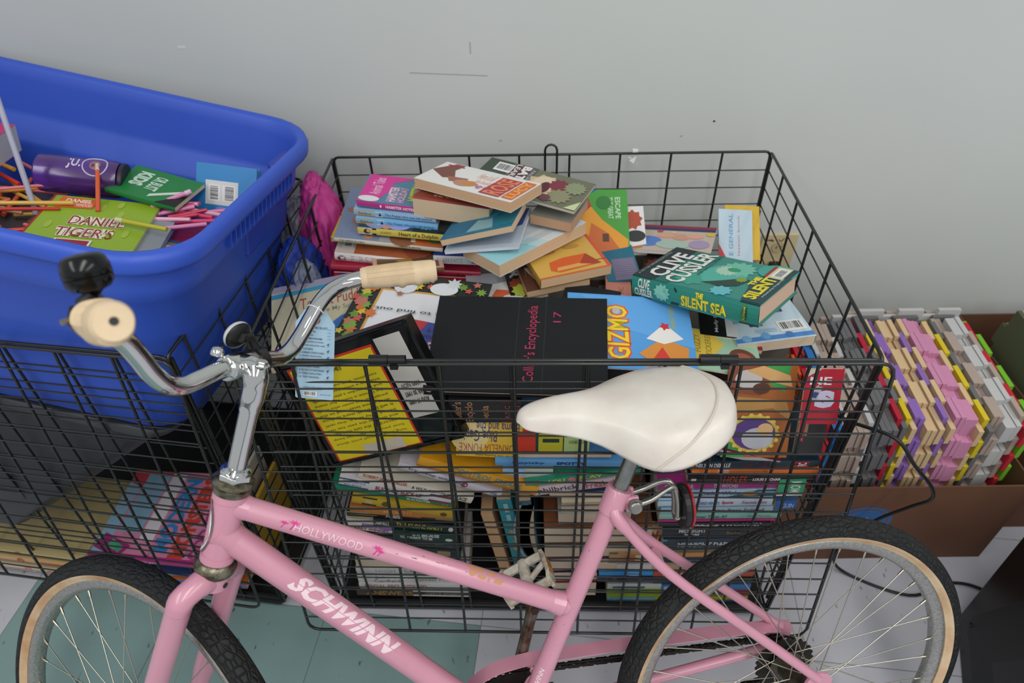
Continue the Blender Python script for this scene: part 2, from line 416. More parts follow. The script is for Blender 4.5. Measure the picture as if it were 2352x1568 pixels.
# left crate
yw = R(-8.5); FRc = Vector((-.548, .797, 0)); Xd = Vector((math.cos(yw), math.sin(yw), 0)); Yd = Vector((-math.sin(yw), math.cos(yw), 0))
gl2 = FRc-Xd*.86; Ml_ = frame_from(gl2, gl2+Xd, gl2+Yd)
left_crate = wire_crate('wire_crate', 'black wire crate at the left holding the blue bin and grey tote', Ml_, .86, .585, .805, 5.5, clips=(.13, .50))

# scrap of white tape and a price tag on the wires
b = MB(); rn = random.Random(3); tp = mat('#e6e6e4', .6)
for k in range(9):
    c0 = Vector((.009*rn.uniform(-1, 1), .004*rn.uniform(-1, 1), -.004-.02*rn.random())); 
    b.poly([c0+Vector((rn.uniform(-.010, .010), rn.uniform(-.006, .006), rn.uniform(-.010, .010))) for _ in range(3)], tp)
b.box((-.006, -.005, -.006), (.006, .005, .005), tp)
o = b.build('tape_scrap'); o.location = (.284, 1.436, .829); tag(o, 'torn scrap of white tape stuck on the cage back rim', 'tape')
b = MB(); b.poly([(0, 0, 0), (.012, .002, -.004), (.010, .001, -.034), (-.004, 0, -.030)], mat('#b9bcc0', .25)); b.poly([(0, -.001, -.012), (.008, -.001, -.014), (.006, -.001, -.026), (-.001, -.001, -.024)], mat('#3d3f86', .4))
b.tube([(.002, 0, 0), (.006, 0, .008), (.012, 0, .003)], .0006, mat('#d8d8d8', .3), 5)
o = b.build('plastic_tag'); o.location = (.478, .752, .765); tag(o, 'tiny clear plastic tag hanging on the cage wires at the right front corner', 'tag')

# ------------------------------------------------------------------ blue storage bin
def rring(inset, z, X0, X1, Y0, Y1, r, n=7):
    x0, x1, y0, y1 = X0+inset, X1-inset, Y0+inset, Y1-inset; r = max(r-inset*.5, .02); out = []
    for cx, cy, a0 in ((x1-r, y0+r, -90), (x1-r, y1-r, 0), (x0+r, y1-r, 90), (x0+r, y0+r, 180)):
        for q in range(n+1): a = R(a0+90*q/n); out.append((cx+r*math.cos(a), cy+r*math.sin(a), z))
    return out
def loft(b, rings, mt, cap=True):
    n = len(rings[0]); vs = [p for r_ in rings for p in r_]; fs = []
    for i in range(len(rings)-1):
        for k in range(n): fs.append((i*n+k, i*n+(k+1) % n, (i+1)*n+(k+1) % n, (i+1)*n+k))
    if cap: fs.append(tuple((len(rings)-1)*n+k for k in range(n)))
    b.add(vs, fs, mt)
aX = Vector((.9735, -.1517, -.1709)); bY = Vector((.1369, .9859, -.0958)); bo = Vector((-.4675, .7709, .9926))
Mb = frame_from(bo, bo+aX, bo+bY) @ Matrix.Scale(.96, 4)
BX0, BX1, BY0, BY1 = -.96, .0, .0, .615
blue = mat('#3358c6', .45, bump=.03, bscale=500, var=.06, vscale=3)
tb = thing('storage_bin', 'large bright blue plastic storage bin filled with books and craft sticks', 'storage bin', matrix=Mb)
b = MB(); prof = [(.075, -.425), (.062, -.415), (.055, -.33), (.046, -.21), (.038, -.19), (.034, -.112), (.020, -.095), (.019, -.075), (.016, -.040), (.006, -.038), (-.002, -.034), (-.004, -.026), (-.004, -.012), (.000, -.002), (.006, 0), (.013, -.001), (.018, -.008), (.024, -.030), (.030, -.100), (.034, -.112), (.066, -.150), (.070, -.160), (.074, -.30), (.080, -.415), (.082, -.418)]
loft(b, [rring(i, z, BX0, BX1, BY0, BY1, .11) for i, z in prof], blue); n_ = len(rring(0, 0, 0, 1, 0, 1, .1)); b.f.append(list(range(n_))[::-1]); b.mi.append(0); b.build('bin_body', tb, smooth=True)
# reinforcing ribs under the lip on the right side
b = MB()
for k in range(16):
    y = .20+.018*k; b.box((-.022, y, -.078), (-.009, y+.003, -.036), blue)
b.build('rib_strip', tb)
for (y0, y1, z0, z1) in ((.30, .39, -.16, -.05), (.45, .53, -.12, -.03)):
    b = MB(); b.box((-.052, y0, z0), (-.030, y1, z1), mat('#2440a6', .4)); b.build('moulded_tab', tb, bevel=.006)

# grey tote underneath
tg = thing('storage_tote', 'dark charcoal grey tote with smooth walls under the blue bin', 'storage tote', matrix=Mb @ Matrix.Translation((0, 0, -.43)))
gm = mat('#3a3c41', .45, bump=.03, bscale=400)
b = MB(); prof = [(.0, 0), (-.004, -.004), (-.004, -.02), (.006, -.022), (.010, -.03), (.022, -.455), (.030, -.462)]
loft(b, [rring(i, z, -.90+.88*z, -.085+.88*z, .065, .50, .05) for i, z in prof], gm); b.build('body', tg, smooth=True)
b = MB(); loft(b, [rring(0, 0, -.90, -.085, .065, .50, .05)], gm); b.build('lid', tg)
b = MB(); b.box((-.90, .0575, -.06), (-.70, .064, -.004), mat('#9fa1a3', .5)); b.build('label_strip', tg)
# ------------------------------------------------------------------ bicycle
Bn = Vector((.15124698, -.91866633, .36493359)); Bu = Vector((-.05928369, .36008606, .93103355)); Bx = Vector((.98671668, .16245062, 0)); Bo = Vector((.50230, .39107, 0))
MBK = Matrix(((Bx.x, -Bn.x, Bu.x, Bo.x), (Bx.y, -Bn.y, Bu.y, Bo.y), (Bx.z, -Bn.z, Bu.z, Bo.z), (0, 0, 0, 1)))
bike = thing('bicycle', 'pink step-through bicycle with white saddle leaning against the black wire crates', 'bicycle', matrix=MBK)
pink = mat('#cf8fa3', .34, coat=.6, var=.05, vscale=14, spec=.7)
chrome = mat('#cfd0ce', .07, metal=1.0)
steel = mat('#a9a8a2', .36, metal=1.0, bump=.25, bscale=350, var=.3, vscale=60)
alu = mat('#b6b5b0', .34, metal=.9, bump=.35, bscale=420, var=.30, vscale=260)
rusty = mat('#8f8a78', .38, metal=.9, bump=.5, bscale=260, var=.55, vscale=90, var2='#4c4331')
blk = mat('#131414', .42); blkg = mat('#08090a', .18, spec=.4)
V = Vector
hb = V((-.885, 0, .735)); ht = V((-.842, 0, .843)); ax = V((.37294, 0, .92785)).normalized()
SL = V((-.47259, -.86056, .18995)); SF = V((.79847, -.50934, -.32094))
def ST(s, b_, c): return hb+SL*s+SF*b_+ax*c            # steered frame: s to the rider's left, b_ rearwards, c up the steerer
def st_mat(s, b_, c): p = ST(s, b_, c); return Matrix(((SL.x, SF.x, ax.x, p.x), (SL.y, SF.y, ax.y, p.y), (SL.z, SF.z, ax.z, p.z), (0, 0, 0, 1)))

def clip_strip(vs, fs, nv):
    bm = bmesh.new(); bv = [bm.verts.new((x, y, 0)) for x, y in vs]
    for f in fs:
        try: bm.faces.new([bv[i] for i in f])
        except ValueError: pass
    for k in range(1, nv):
        bmesh.ops.bisect_plane(bm, geom=bm.verts[:]+bm.edges[:]+bm.faces[:], plane_co=(0, k/nv, 0), plane_no=(0, 1, 0))
    bm.verts.index_update(); out = ([(v.co.x, v.co.y) for v in bm.verts], [tuple(v.index for v in f.verts) for f in bm.faces]); bm.free(); return out
def on_tube(A, Bp, r, s, phi):
    a = (Bp-A).normalized(); f = V((0, -1, 0)); f = (f-a*f.dot(a)).normalized(); g = a.cross(f); g = g if g.z > 0 else -g
    return A+(Bp-A)*s+(f*math.cos(phi)+g*math.sin(phi))*r
def tube_art(mb, vs, fs, A, Bp, r, s0, s1, p0, p1, mt, nv=6, shear=0):
    vs, fs = clip_strip(vs, fs, nv)
    mb.add([on_tube(A, Bp, r, s0+(s1-s0)*x+shear*y, R(p0+(p1-p0)*y)) for x, y in vs], fs, mt)

# frame
BB = V((-.494, 0, .299)); stt = V((-.306, 0, .748)); RH = V((0, 0, .319))
b = MB()
TT = (V((-.853, 0, .823)), V((-.395, 0, .553))); DT = (V((-.872, 0, .785)), V((-.500, 0, .307)))
b.tube([hb-ax*.004, ht+ax*.004], .0215, pink, 28)
b.tube([hb+ax*.014, hb-ax*.001], .0232, pink, 28); b.tube([ht-ax*.014, ht+ax*.001], .0232, pink, 28)
b.tube(TT, .0163, pink, 24); b.tube(DT, .0205, pink, 28)
b.tube([BB-(stt-BB)*.02, stt], .0158, pink, 24)
b.tube([BB+V((0, -.036, 0)), BB+V((0, .036, 0))], .024, pink, 24)
sd = (stt-BB).normalized()
b.tube([stt-sd*.040, stt-sd*.038, stt+sd*.002, stt+sd*.004], [.0160, .0188, .0192, .0180], pink, 28)
# welds
b.tube([TT[1]+(TT[0]-TT[1]).normalized()*.030, TT[1]+(TT[0]-TT[1]).normalized()*.010], [.0165, .0195], pink, 24)
b.tube([DT[0]+(DT[1]-DT[0]).normalized()*.002, DT[0]+(DT[1]-DT[0]).normalized()*.028], [.0235, .0207], pink, 28)
b.tube([TT[0]+(TT[1]-TT[0]).normalized()*.010, TT[0]+(TT[1]-TT[0]).normalized()*.030], [.0195, .0165], pink, 24)
for sg in (-1, 1):
    b.tube(smooth_path([V((-.318, sg*.010, .722)), V((-.308, sg*.020, .700)), V((-.24, sg*.040, .612)), V((-.10, sg*.053, .475)), V((.008, sg*.060, .368))], 5), [.0105]*6+[.0082]*15, pink, 14)
    b.tube(smooth_path([V((-.475, sg*.022, .302)), V((-.38, sg*.042, .305)), V((-.20, sg*.052, .312)), V((-.012, sg*.058, .325))], 5), .0098, pink, 14)
    # dropout plate
    M4 = Matrix.Translation((0, sg*.060+.003, 0)) @ Matrix.Rotation(R(90), 4, 'X')
    b.prism([(-.03, .318), (-.012, .306), (.012, .300), (.024, .306), (.026, .316), (.012, .320), (.010, .330), (.028, .345), (.034, .362), (.026, .375), (.012, .380), (-.004, .378), (-.014, .360), (-.020, .338)], .005, pink, M4)
b.build('frame', bike, auto=35)
# brake bridge between the stays
b = MB(); pts = []
for q in range(13):
    a = R(180*q/12); pts.append((.036*math.cos(a), .026*math.sin(a)))
mdir = Matrix.Translation((-.235, 0, .598)) @ Matrix.Rotation(R(-47), 4, 'Y') @ Matrix.Rotation(R(90), 4, 'Z') @ Matrix.Rotation(R(90), 4, 'X')
b.prism(pts+[(-.036, -.004), (0, .004), (.036, -.004)], .004, pink, mdir)
b.lathe([(0, .0045), (.0035, .0045), (.0035, .004)], blk, 12, mdir @ Matrix.Translation((0, .013, 0))); b.build('brake_bridge', bike, auto=40)
# fork
b = MB()
b.tube([ST(0, 0, -.018), ST(0, 0, -.040)], .0225, pink, 24)
cw = .046
b.tube(smooth_path([ST(cw+.004, -.006, -.058), ST(cw, -.004, -.040), ST(.026, 0, -.028), ST(0, 0, -.028), ST(-.026, 0, -.028), ST(-cw, -.004, -.040), ST(-cw-.004, -.006, -.058)], 4), [.0165]*2+[.0175]*6+[.0185]*9+[.0175]*6+[.0165]*2, pink, 16)
FH = V((-1.0953, .0632, .342)); nF = V((-.55837, -.80372, .20555)); nF = nF.normalized()
for sg in (1, -1):
    top = ST(sg*(cw+.002), -.005, -.040); mid = top+(FH+nF*sg*.052-top)*.55+SF*.012; end = FH+nF*sg*.055
    b.tube(smooth_path([top, top+(mid-top)*.5, mid, end+(mid-end)*.25+SF*.012, end], 5), [.0168]*3+[.0165]*8+[.0140]*5+[.011]*5, pink, 18)
b.build('fork', bike, auto=50)
b = MB(); b.lathe([(0, 0), (.004, 0), (.004, .001), (0, .001)], blk, 12, Matrix.Translation(ST(0, 0, -.031)+SF*.0227) @ SF.to_track_quat('Z', 'X').to_matrix().to_4x4()); b.build('brake_hole', bike)
# headset
b = MB(); Mh = Matrix.Translation(hb) @ ax.to_track_quat('Z', 'Y').to_matrix().to_4x4()
b.lathe([(.018, -.020), (.024, -.019), (.0275, -.014), (.0285, -.007), (.027, .001), (.023, .004), (.018, .004)], rusty, 40, Mh); b.build('lower_headset_cup', bike, smooth=True)
b = MB(); k = (ht-hb).length
b.lathe([(.018, k-.004), (.0245, k-.003), (.0255, k+.004), (.0262, k+.005), (.0262, k+.006), (.0245, k+.007), (.0252, k+.009), (.0278, k+.011), (.0278, k+.014), (.0235, k+.017), (.015, k+.017)], rusty, 48, Mh); b.build('upper_headset_cup', bike, auto=50)
b = MB()
hexp = [(.0225*math.cos(R(60*i+10)), .0225*math.sin(R(60*i+10))) for i in range(6)]
b.prism(hexp, .009, chrome, Mh @ Matrix.Translation((0, 0, k+.017))); b.lathe([(.0205, 0), (.0205, .003), (.0165, .007), (.012, .008)], chrome, 32, Mh @ Matrix.Translation((0, 0, k+.026)))
b.build('lock_nut', bike, bevel=.0012, auto=30)
# head badge
b = MB(); A_, B_ = hb, ht
vs = [(.5+.5*math.cos(q*math.pi/12)*(.7 if True else 1), .5+.5*math.sin(q*math.pi/12)) for q in range(24)]
def head_pt(s, phi, r):
    f = (-SF*0+V((-.928, 0, .373))); g = V((0, -1, 0)); return hb+(ht-hb)*s+(f*math.cos(phi)+g*math.sin(phi))*r
b.add([head_pt(.10+.80*y, R(-62+124*x), .0228) for x, y in [(.5+.5*math.cos(q*math.pi/12), .5+.5*math.sin(q*math.pi/12)) for q in range(24)]], [tuple(range(24))], mat('#8d8f90', .3, metal=.6))
b.add([head_pt(.13+.74*y, R(-56+112*x), .0236) for x, y in [(.5+.5*math.cos(q*math.pi/12), .5+.5*math.sin(q*math.pi/12)) for q in range(24)]], [tuple(range(24))], mat('#e4e4e0', .3)); b.build('head_badge', bike)

# decals
b = MB(); vs, fs = text_mesh('HOLLYWOOD', -.012); wht = mat('#eed5dd', .4)
tube_art(b, vs, fs, *TT, .01665, .178, .362, -4, 34, wht, 5)
tube_art(b, [(0, 0), (1, 0), (1, 1), (0, 1)], [(0, 1, 2, 3)], *TT, .01662, .165, .43, -9, -7, mat('#e9b8ca', .4), 1)
mg = mat('#cf2585', .45)
def palm(s, phi, sc, flip=1):
    pts = [(0, 0), (.07, 0), (.16*flip+.05, .62), (.16*flip, .62)]
    tube_art(b, [(.5+p[0], p[1]) for p in pts], [(0, 1, 2, 3)], *TT, .01668, s, s+.044*sc, phi, phi+56*sc, mg, 4)
    fr = []
    for q in range(18):
        a = math.pi*2*q/18; ra = (.46 if q % 2 == 0 else .17)*(1 if math.sin(a) > -.4 else .75)
        fr.append((.5+.16*flip+ra*math.cos(a)*.95, .66+ra*math.sin(a)*.62))
    tube_art(b, fr, [tuple(range(18))], *TT, .01670, s, s+.044*sc, phi, phi+56*sc, mg, 4)
palm(.145, -8, 1.05); palm(.128, -8, .78, 1); palm(.372, -8, 1.05, 1); palm(.392, -8, .72, 1)
b.build('top_tube_decal', bike)
b = MB(); vs, fs = text_mesh('SCHWINN', .045, .0)
sw = mat('#eed3dc', .4)
tube_art(b, vs, fs, *DT, .02085, .198, .512, 0, 74, sw, 8, shear=.03)
# the stripe that slices the letters
tube_art(b, [(0, 0), (1, 0), (1, 1), (0, 1)], [(0, 1, 2, 3)], *DT, .02095, .20, .55, 34, 36.5, pink, 2)
tube_art(b, [(0, 0), (1, 0), (1, 1), (0, 1)], [(0, 1, 2, 3)], *DT, .0208, .26, .62, 96, 99, mat('#e6cfd6', .4), 2); b.build('down_tube_decal', bike)
# worn patches in the paint
rn = random.Random(5); tan = mat('#c58f62', .6); dk = mat('#6b4a48', .7)
def patch(tb_, s, phi, ds, dp, mt, r):
    n = 11; vs_ = [(.5+.5*rn.uniform(.55, 1)*math.cos(2*math.pi*i/n), .5+.5*rn.uniform(.5, 1)*math.sin(2*math.pi*i/n)) for i in range(n)]
    b = MB(); tube_art(b, vs_, [tuple(range(n))], *tb_, r, s, s+ds, phi, phi+dp, mt, 2); b.build('paint_chip', bike)
for (s, p, ds, dp) in ((.965-.28, 70, .055, 24), (.70, 42, .035, 18), (.73, 46, .012, 16), (.752, 40, .03, 22), (.715, 66, .03, 16)): pass
for (s, p, ds, dp) in ((.850, 60, .065, 40), (.858, 34, .03, 30), (.885, 32, .04, 26), (.912, 62, .05, 24), (.925, 26, .010, 30), (.940, 30, .040, 30)): patch(TT, s*.92-.125, p, ds, dp, tan, .01652)
for i in range(9): patch(TT, rn.uniform(.40, .66), rn.uniform(30, 60), rn.uniform(.004, .02), rn.uniform(2, 6), dk, .01656)
for i in range(12): patch(DT, rn.uniform(.35, .95), rn.uniform(0, 80), rn.uniform(.002, .007), rn.uniform(1.5, 4), rn.choice((dk, tan)), .0207)
STU = (BB, stt)
for i in range(4): patch(STU, rn.uniform(.2, .95), rn.uniform(0, 80), rn.uniform(.003, .01), rn.uniform(2, 4), dk, .01595)
b = MB(); vs, fs = text_mesh('SCHWINN', .02); tube_art(b, vs, fs, *STU, .01605, .20, .32, 20, 50, wht, 4)
b.build('seat_tube_decal', bike)

# quill, stem and bar
b = MB()
b.tube([ST(0, 0, .128), ST(0, 0, .262)], .0125, chrome, 32)
b.tube(smooth_path([ST(0, .000, .235), ST(0, .001, .262), ST(0, -.002, .284), ST(0, -.012, .291), ST(0, -.030, .287)], 5), [.0135]*3+[.0150]*5+[.0162]*8+[.0150]*5, chrome, 28)
b.tube([ST(-.024, -.030, .286), ST(-.022, -.030, .286), ST(.022, -.030, .286), ST(.024, -.030, .286)], [.0150, .0168, .0168, .0150], chrome, 32)
b.build('stem', bike, smooth=True)
b = MB(); Mx = st_mat(0, .004, .3005)
b.prism([(.0075*math.cos(R(60*i)), .0075*math.sin(R(60*i))) for i in range(6)], .006, chrome, Mx); b.lathe([(.010, 0), (.010, .0015), (0, .0015)], chrome, 24, Mx); b.build('stem_bolt', bike, bevel=.0008)
b = MB(); b.lathe([(0, .006), (.006, .005), (.0085, .0), (.0085, -.004)], chrome, 20, st_mat(.024, -.046, .304)); b.build('clamp_bolt', bike, smooth=True)
bar_r = [(0, -.030, .286), (.035, -.031, .285), (.060, -.031, .281), (.085, -.032, .278), (.110, -.034, .285), (.132, -.037, .304), (.150, -.040, .326), (.168, -.043, .346), (.190, -.044, .362), (.212, -.038, .374), (.228, -.024, .386), (.236, -.010, .394), (.262, .030, .412)]
path = [ST(-s, b_, c) for s, b_, c in bar_r[::-1]]+[ST(s, b_, c) for s, b_, c in bar_r[1:]]
b = MB(); b.tube(smooth_path(path, 6), .0117, chrome, 32); b.build('handlebar', bike, smooth=True)
cream = mat('#dfc6a2', .5, bump=.1, bscale=200, var=.12, vscale=30)
def grip(sg):
    g = part_empty('grip', bike)
    a = ST(sg*.229, -.021, .388); e = ST(sg*.287, .070, .431); d = (e-a).normalized(); Lg = (e-a).length
    side = d.cross(ax).normalized(); dn = side.cross(d).normalized(); dn = dn if dn.dot(ax) < 0 else -dn
    side = dn.cross(d)
    rings = []; N = 34; n = 32
    for i in range(N+1):
        t_ = i/N; rr = .0165+.0012*math.sin(t_*3)
        if i == 0: rr = .0150
        fing = .0032*max(0, math.cos((t_-.42)*Lg/.0255*2*math.pi*1.0+math.pi)) if .35 < t_ < .95 else 0
        if t_ > .965: rr *= .96-.08*(t_-.965)/.035
        ring = []
        for k_ in range(n):
            th = 2*math.pi*k_/n; down = max(0, math.cos(th)); q = rr+fing*down**2+(.0016*down if t_ > .15 else 0)
            ring.append(a+d*(Lg*t_)+dn*(q*math.cos(th))+side*(q*math.sin(th)))
        rings.append(ring)
    bb_ = MB(); loft(bb_, rings, cream); bb_.build('grip_body', g, smooth=True)
    # basket-weave ridges
    bb_ = MB(); dk_ = mat('#cdb28a', .6)
    for i in range(26):
        t_ = .09+.62*i/26; rr = .0165+.0012*math.sin(t_*3)+.00035
        arc = [a+d*(Lg*t_)+dn*(rr*math.cos(th))+side*(rr*math.sin(th)) for th in [R(70+220*k_/22) for k_ in range(23)]]
        bb_.tube(arc, .00062, cream, 5)
    for th in (100, 125, 150, 180, 210, 235, 260):
        ln = [a+d*(Lg*(.09+.62*i/12))+dn*((.0168+.0012*math.sin((.09+.62*i/12)*3))*math.cos(R(th)))+side*((.0168+.0012*math.sin((.09+.62*i/12)*3))*math.sin(R(th))) for i in range(13)]
        bb_.tube(ln, .0006, dk_, 5)
    bb_.build('weave_ridges', g)
    bb_ = MB(); Me = Matrix.Translation(e) @ d.to_track_quat('Z', 'Y').to_matrix().to_4x4()
    bb_.lathe([(.0, .0012), (.0036, .0012), (.0036, -.001)], blk, 16, Me); bb_.build('vent_hole', g)
grip(1); grip(-1)
# bell on the left end
bell = part_empty('bell', bike); BS = .80
bc = ST(.228, -.036, .431); bd = (ax*.75-SF*.35+SL*.15).normalized()
Mx = Matrix.Translation(bc) @ bd.to_track_quat('Z', 'Y').to_matrix().to_4x4()
Mx = Mx @ Matrix.Scale(BS, 4); b = MB(); b.lathe([(0, .0190), (.012, .0188), (.0200, .0170), (.0240, .0125), (.0262, .004), (.0265, -.006), (.0250, -.0075)], blkg, 40, Mx); b.build('bell_dome', bell, smooth=True)
b = MB(); b.lathe([(.0262, -.0078), (.0255, -.016), (.0200, -.022), (.0110, -.025), (.006, -.030), (0, -.030)], blkg, 40, Mx); b.build('bell_base', bell, smooth=True)
b = MB(); p0 = bc-bd*.022; p1 = ST(.228, -.030, .398)
b.tube([p0, p0+(p1-p0)*.5, p1], [.009, .008, .010], blk, 10); b.tube([ST(.220, -.034, .380), ST(.230, -.024, .387)], .0160, blk, 20)
b.tube([p1+SL*.012, p1+SL*.012-ax*.016], .004, blk, 8); b.tube([p1+SL*.014-ax*.012, p1+SL*.022-ax*.014], .003, steel, 8); b.build('bell_clamp', bell, auto=40)
# front reflector on its band, seen from behind
rf = part_empty('front_reflector', bike)
rc = ST(-.012, -.050, .318); rd = (-SF*.85+ax*.1+SL*-.15).normalized(); Mx = Matrix.Translation(rc) @ rd.to_track_quat('Z', 'Y').to_matrix().to_4x4() @ Matrix.Scale(.74, 4)
b = MB(); b.lathe([(0, -.006), (.012, -.006), (.0235, -.002), (.0245, .002), (.0245, .004)], blk, 36, Mx); b.build('housing', rf, smooth=True)
b = MB(); b.lathe([(.0255, -.002), (.0262, .003), (.0240, .0065), (0, .0075)], mat('#cfd0d0', .25, metal=.3), 36, Mx); b.build('lens', rf, smooth=True)
b = MB(); b.tube([rc-rd*.006, ST(-.030, -.046, .314), ST(-.038, -.040, .300)], [.0065, .0075, .007], blk, 10); b.tube([ST(-.046, -.0305, .2835), ST(-.031, -.0305, .2845)], .0155, blk, 28)
b.tube([rc-rd*.006+SL*-.008, rc-rd*.014+SL*-.008], .0045, blk, 10); b.build('band', rf, auto=40)

# wheels
def tread_mat():
    m = bpy.data.materials.new('tyre_rubber'); m.use_nodes = True; nt = m.node_tree; bs = nt.nodes['Principled BSDF']; bs.inputs['Roughness'].default_value = .62; bs.inputs['Specular IOR Level'].default_value = .3
    uv = nt.nodes.new('ShaderNodeUVMap'); mp = nt.nodes.new('ShaderNodeMapping'); mp.inputs['Scale'].default_value = (150, 8, 1)
    vo = nt.nodes.new('ShaderNodeTexVoronoi'); vo.feature = 'DISTANCE_TO_EDGE'; vo.inputs['Scale'].default_value = 1.0; vo.inputs['Randomness'].default_value = .75
    nt.links.new(uv.outputs[0], mp.inputs[0]); nt.links.new(mp.outputs[0], vo.inputs['Vector'])
    mr = nt.nodes.new('ShaderNodeMapRange'); mr.inputs['From Max'].default_value = .16
    nt.links.new(vo.outputs['Distance'], mr.inputs['Value'])
    bp = nt.nodes.new('ShaderNodeBump'); bp.inputs['Strength'].default_value = 1.0; bp.inputs['Distance'].default_value = .0022
    nt.links.new(mr.outputs[0], bp.inputs['Height']); nt.links.new(bp.outputs[0], bs.inputs['Normal'])
    tc = nt.nodes.new('ShaderNodeTexCoord'); no = nt.nodes.new('ShaderNodeTexNoise'); no.inputs['Scale'].default_value = 18; nt.links.new(tc.outputs['Object'], no.inputs['Vector'])
    mx = nt.nodes.new('ShaderNodeMix'); mx.data_type = 'RGBA'; mx.inputs[6].default_value = (*lin('#191a1b'), 1); mx.inputs[7].default_value = (*lin('#262727'), 1)
    nt.links.new(no.outputs['Fac'], mx.inputs[0]); nt.links.new(mx.outputs[2], bs.inputs['Base Color'])
    return m
TREAD = tread_mat(); TAN = mat('#d2b896', .6, var=.3, vscale=16, bump=.2, bscale=120, var2='#b98f66')
def wheel(name, Mw, lip, cogs=False, seed=0):
    wv = part_empty(name, bike); wv.matrix_local = Mw      # local z = axle (towards the viewer's side is +z)
    n = 144
    def ring(prof, mt, nm, closed=False, uvm=False, smooth=True):
        bb_ = MB(); m_ = len(prof); vs_ = []; uvs = []
        for i in range(n+1):
            th = 2*math.pi*i/n
            for j, (r_, z) in enumerate(prof): vs_.append((r_*math.cos(th), r_*math.sin(th), z)); uvs.append((i/n, j/(m_-1)))
        fs_ = [(i*m_+k_, (i+1)*m_+k_, (i+1)*m_+k_+1, i*m_+k_+1) for i in range(n) for k_ in range(m_-1)]
        bb_.add(vs_, fs_, mt, uvs); return bb_.build(nm, wv, smooth=smooth)
    # tyre: dark tread, skin-coloured sidewalls
    R1 = lip+.0205; pr = []
    for q in range(-8, 9):
        a = R(q*13.2); pr.append((lip+.0165+.0188*math.cos(a), .0208*math.sin(a)))
    ring(pr, TREAD, 'tyre_tread', uvm=True)
    for sg in (1, -1):
        pr = [(lip+.0165+.0188*math.cos(R(a)), sg*.0206*math.sin(R(a))) for a in (104, 112, 122, 134)]+[(lip-.001, sg*.0122), (lip-.006, sg*.0105)]
        ring(pr if sg > 0 else pr[::-1], TAN, 'tyre_sidewall')
    ring([(lip-.008, .0095), (lip-.001, .0105), (lip+.0006, .0118), (lip-.0006, .0132), (lip-.006, .0132), (lip-.012, .0120), (lip-.018, .0085), (lip-.0195, .003), (lip-.0195, -.003), (lip-.018, -.0085), (lip-.012, -.0120), (lip-.006, -.0132), (lip-.0006, -.0132), (lip+.0006, -.0118), (lip-.001, -.0105), (lip-.008, -.0095)][::-1], alu, 'rim')
    # spokes
    ri = lip-.0195; fl_r = .021 if not cogs else .027; mts = mat('#c9c5b4', .3, metal=1.0)
    for k_ in range(36):
        sg = 1 if k_ % 2 == 0 else -1; th = 2*math.pi*(k_+.5)/36; tw = R(62)*(1 if (k_//2) % 2 == 0 else -1)
        a = V((ri*math.cos(th), ri*math.sin(th), sg*.002)); fz = .029 if not (cogs and sg < 0) else .018
        c_ = V((fl_r*math.cos(th+tw), fl_r*math.sin(th+tw), sg*fz)); bb_ = MB(); dd = (c_-a).normalized()
        bb_.tube([a+dd*.012, c_], .00102, mts, 6); bb_.tube([a-dd*.003, a+dd*.010, a+dd*.013], [.0022, .0020, .0012], mts, 7); bb_.build('spoke', wv, smooth=True)
    hubm = rusty
    bb_ = MB()
    if cogs: bb_.lathe([(0, -.052), (.008, -.052), (.008, -.045), (.022, -.030), (.030, -.021), (.031, -.017), (.020, -.012), (.018, 0), (.020, .020), (.030, .027), (.031, .031), (.020, .034), (.010, .044), (.010, .052), (0, .052)], mat('#5d584c', .4, metal=.8, var=.4, vscale=60), 36)
    else: bb_.lathe([(0, -.046), (.008, -.046), (.012, -.032), (.024, -.030), (.024, -.027), (.012, -.022), (.011, 0), (.012, .022), (.024, .027), (.024, .030), (.012, .032), (.008, .046), (0, .046)], alu, 32)
    bb_.tube([(0, 0, -.066), (0, 0, .066)], .0045, steel, 10)
    for z in (-.064, .056):
        bb_.prism([(.009*math.cos(R(60*i)), .009*math.sin(R(60*i))) for i in range(6)], .008, steel, Matrix.Translation((0, 0, z)))
    bb_.build('hub', wv, auto=40)
    if cogs:
        bb_ = MB()
        for zz, rr, nt_ in ((-.026, .052, 26), (-.031, .046, 23), (-.036, .040, 20), (-.041, .034, 17), (-.046, .029, 14)):
            pts = []
            for i in range(nt_*4):
                a_ = 2*math.pi*i/(nt_*4); pts.append(((rr+(.0035 if i % 4 in (0, 1) else 0))*math.cos(a_), (rr+(.0035 if i % 4 in (0, 1) else 0))*math.sin(a_)))
            bb_.prism(pts, .002, mat('#2d2a25', .5, metal=.6), Matrix.Translation((0, 0, zz)))
        bb_.build('sprocket_cluster', wv)
    else: pass
    return wv
def axle_frame(c, nrm):   # z = nrm
    z = nrm.normalized(); x = V((1, 0, 0)); x = (x-z*x.dot(z)).normalized(); y = z.cross(x)
    return Matrix(((x.x, y.x, z.x, c.x), (x.y, y.y, z.y, c.y), (x.z, y.z, z.z, c.z), (0, 0, 0, 1)))
wheel('rear_wheel', axle_frame(RH, V((0, -1, 0))), .2841, cogs=True)
wheel('front_wheel', axle_frame(FH, nF), .3024)

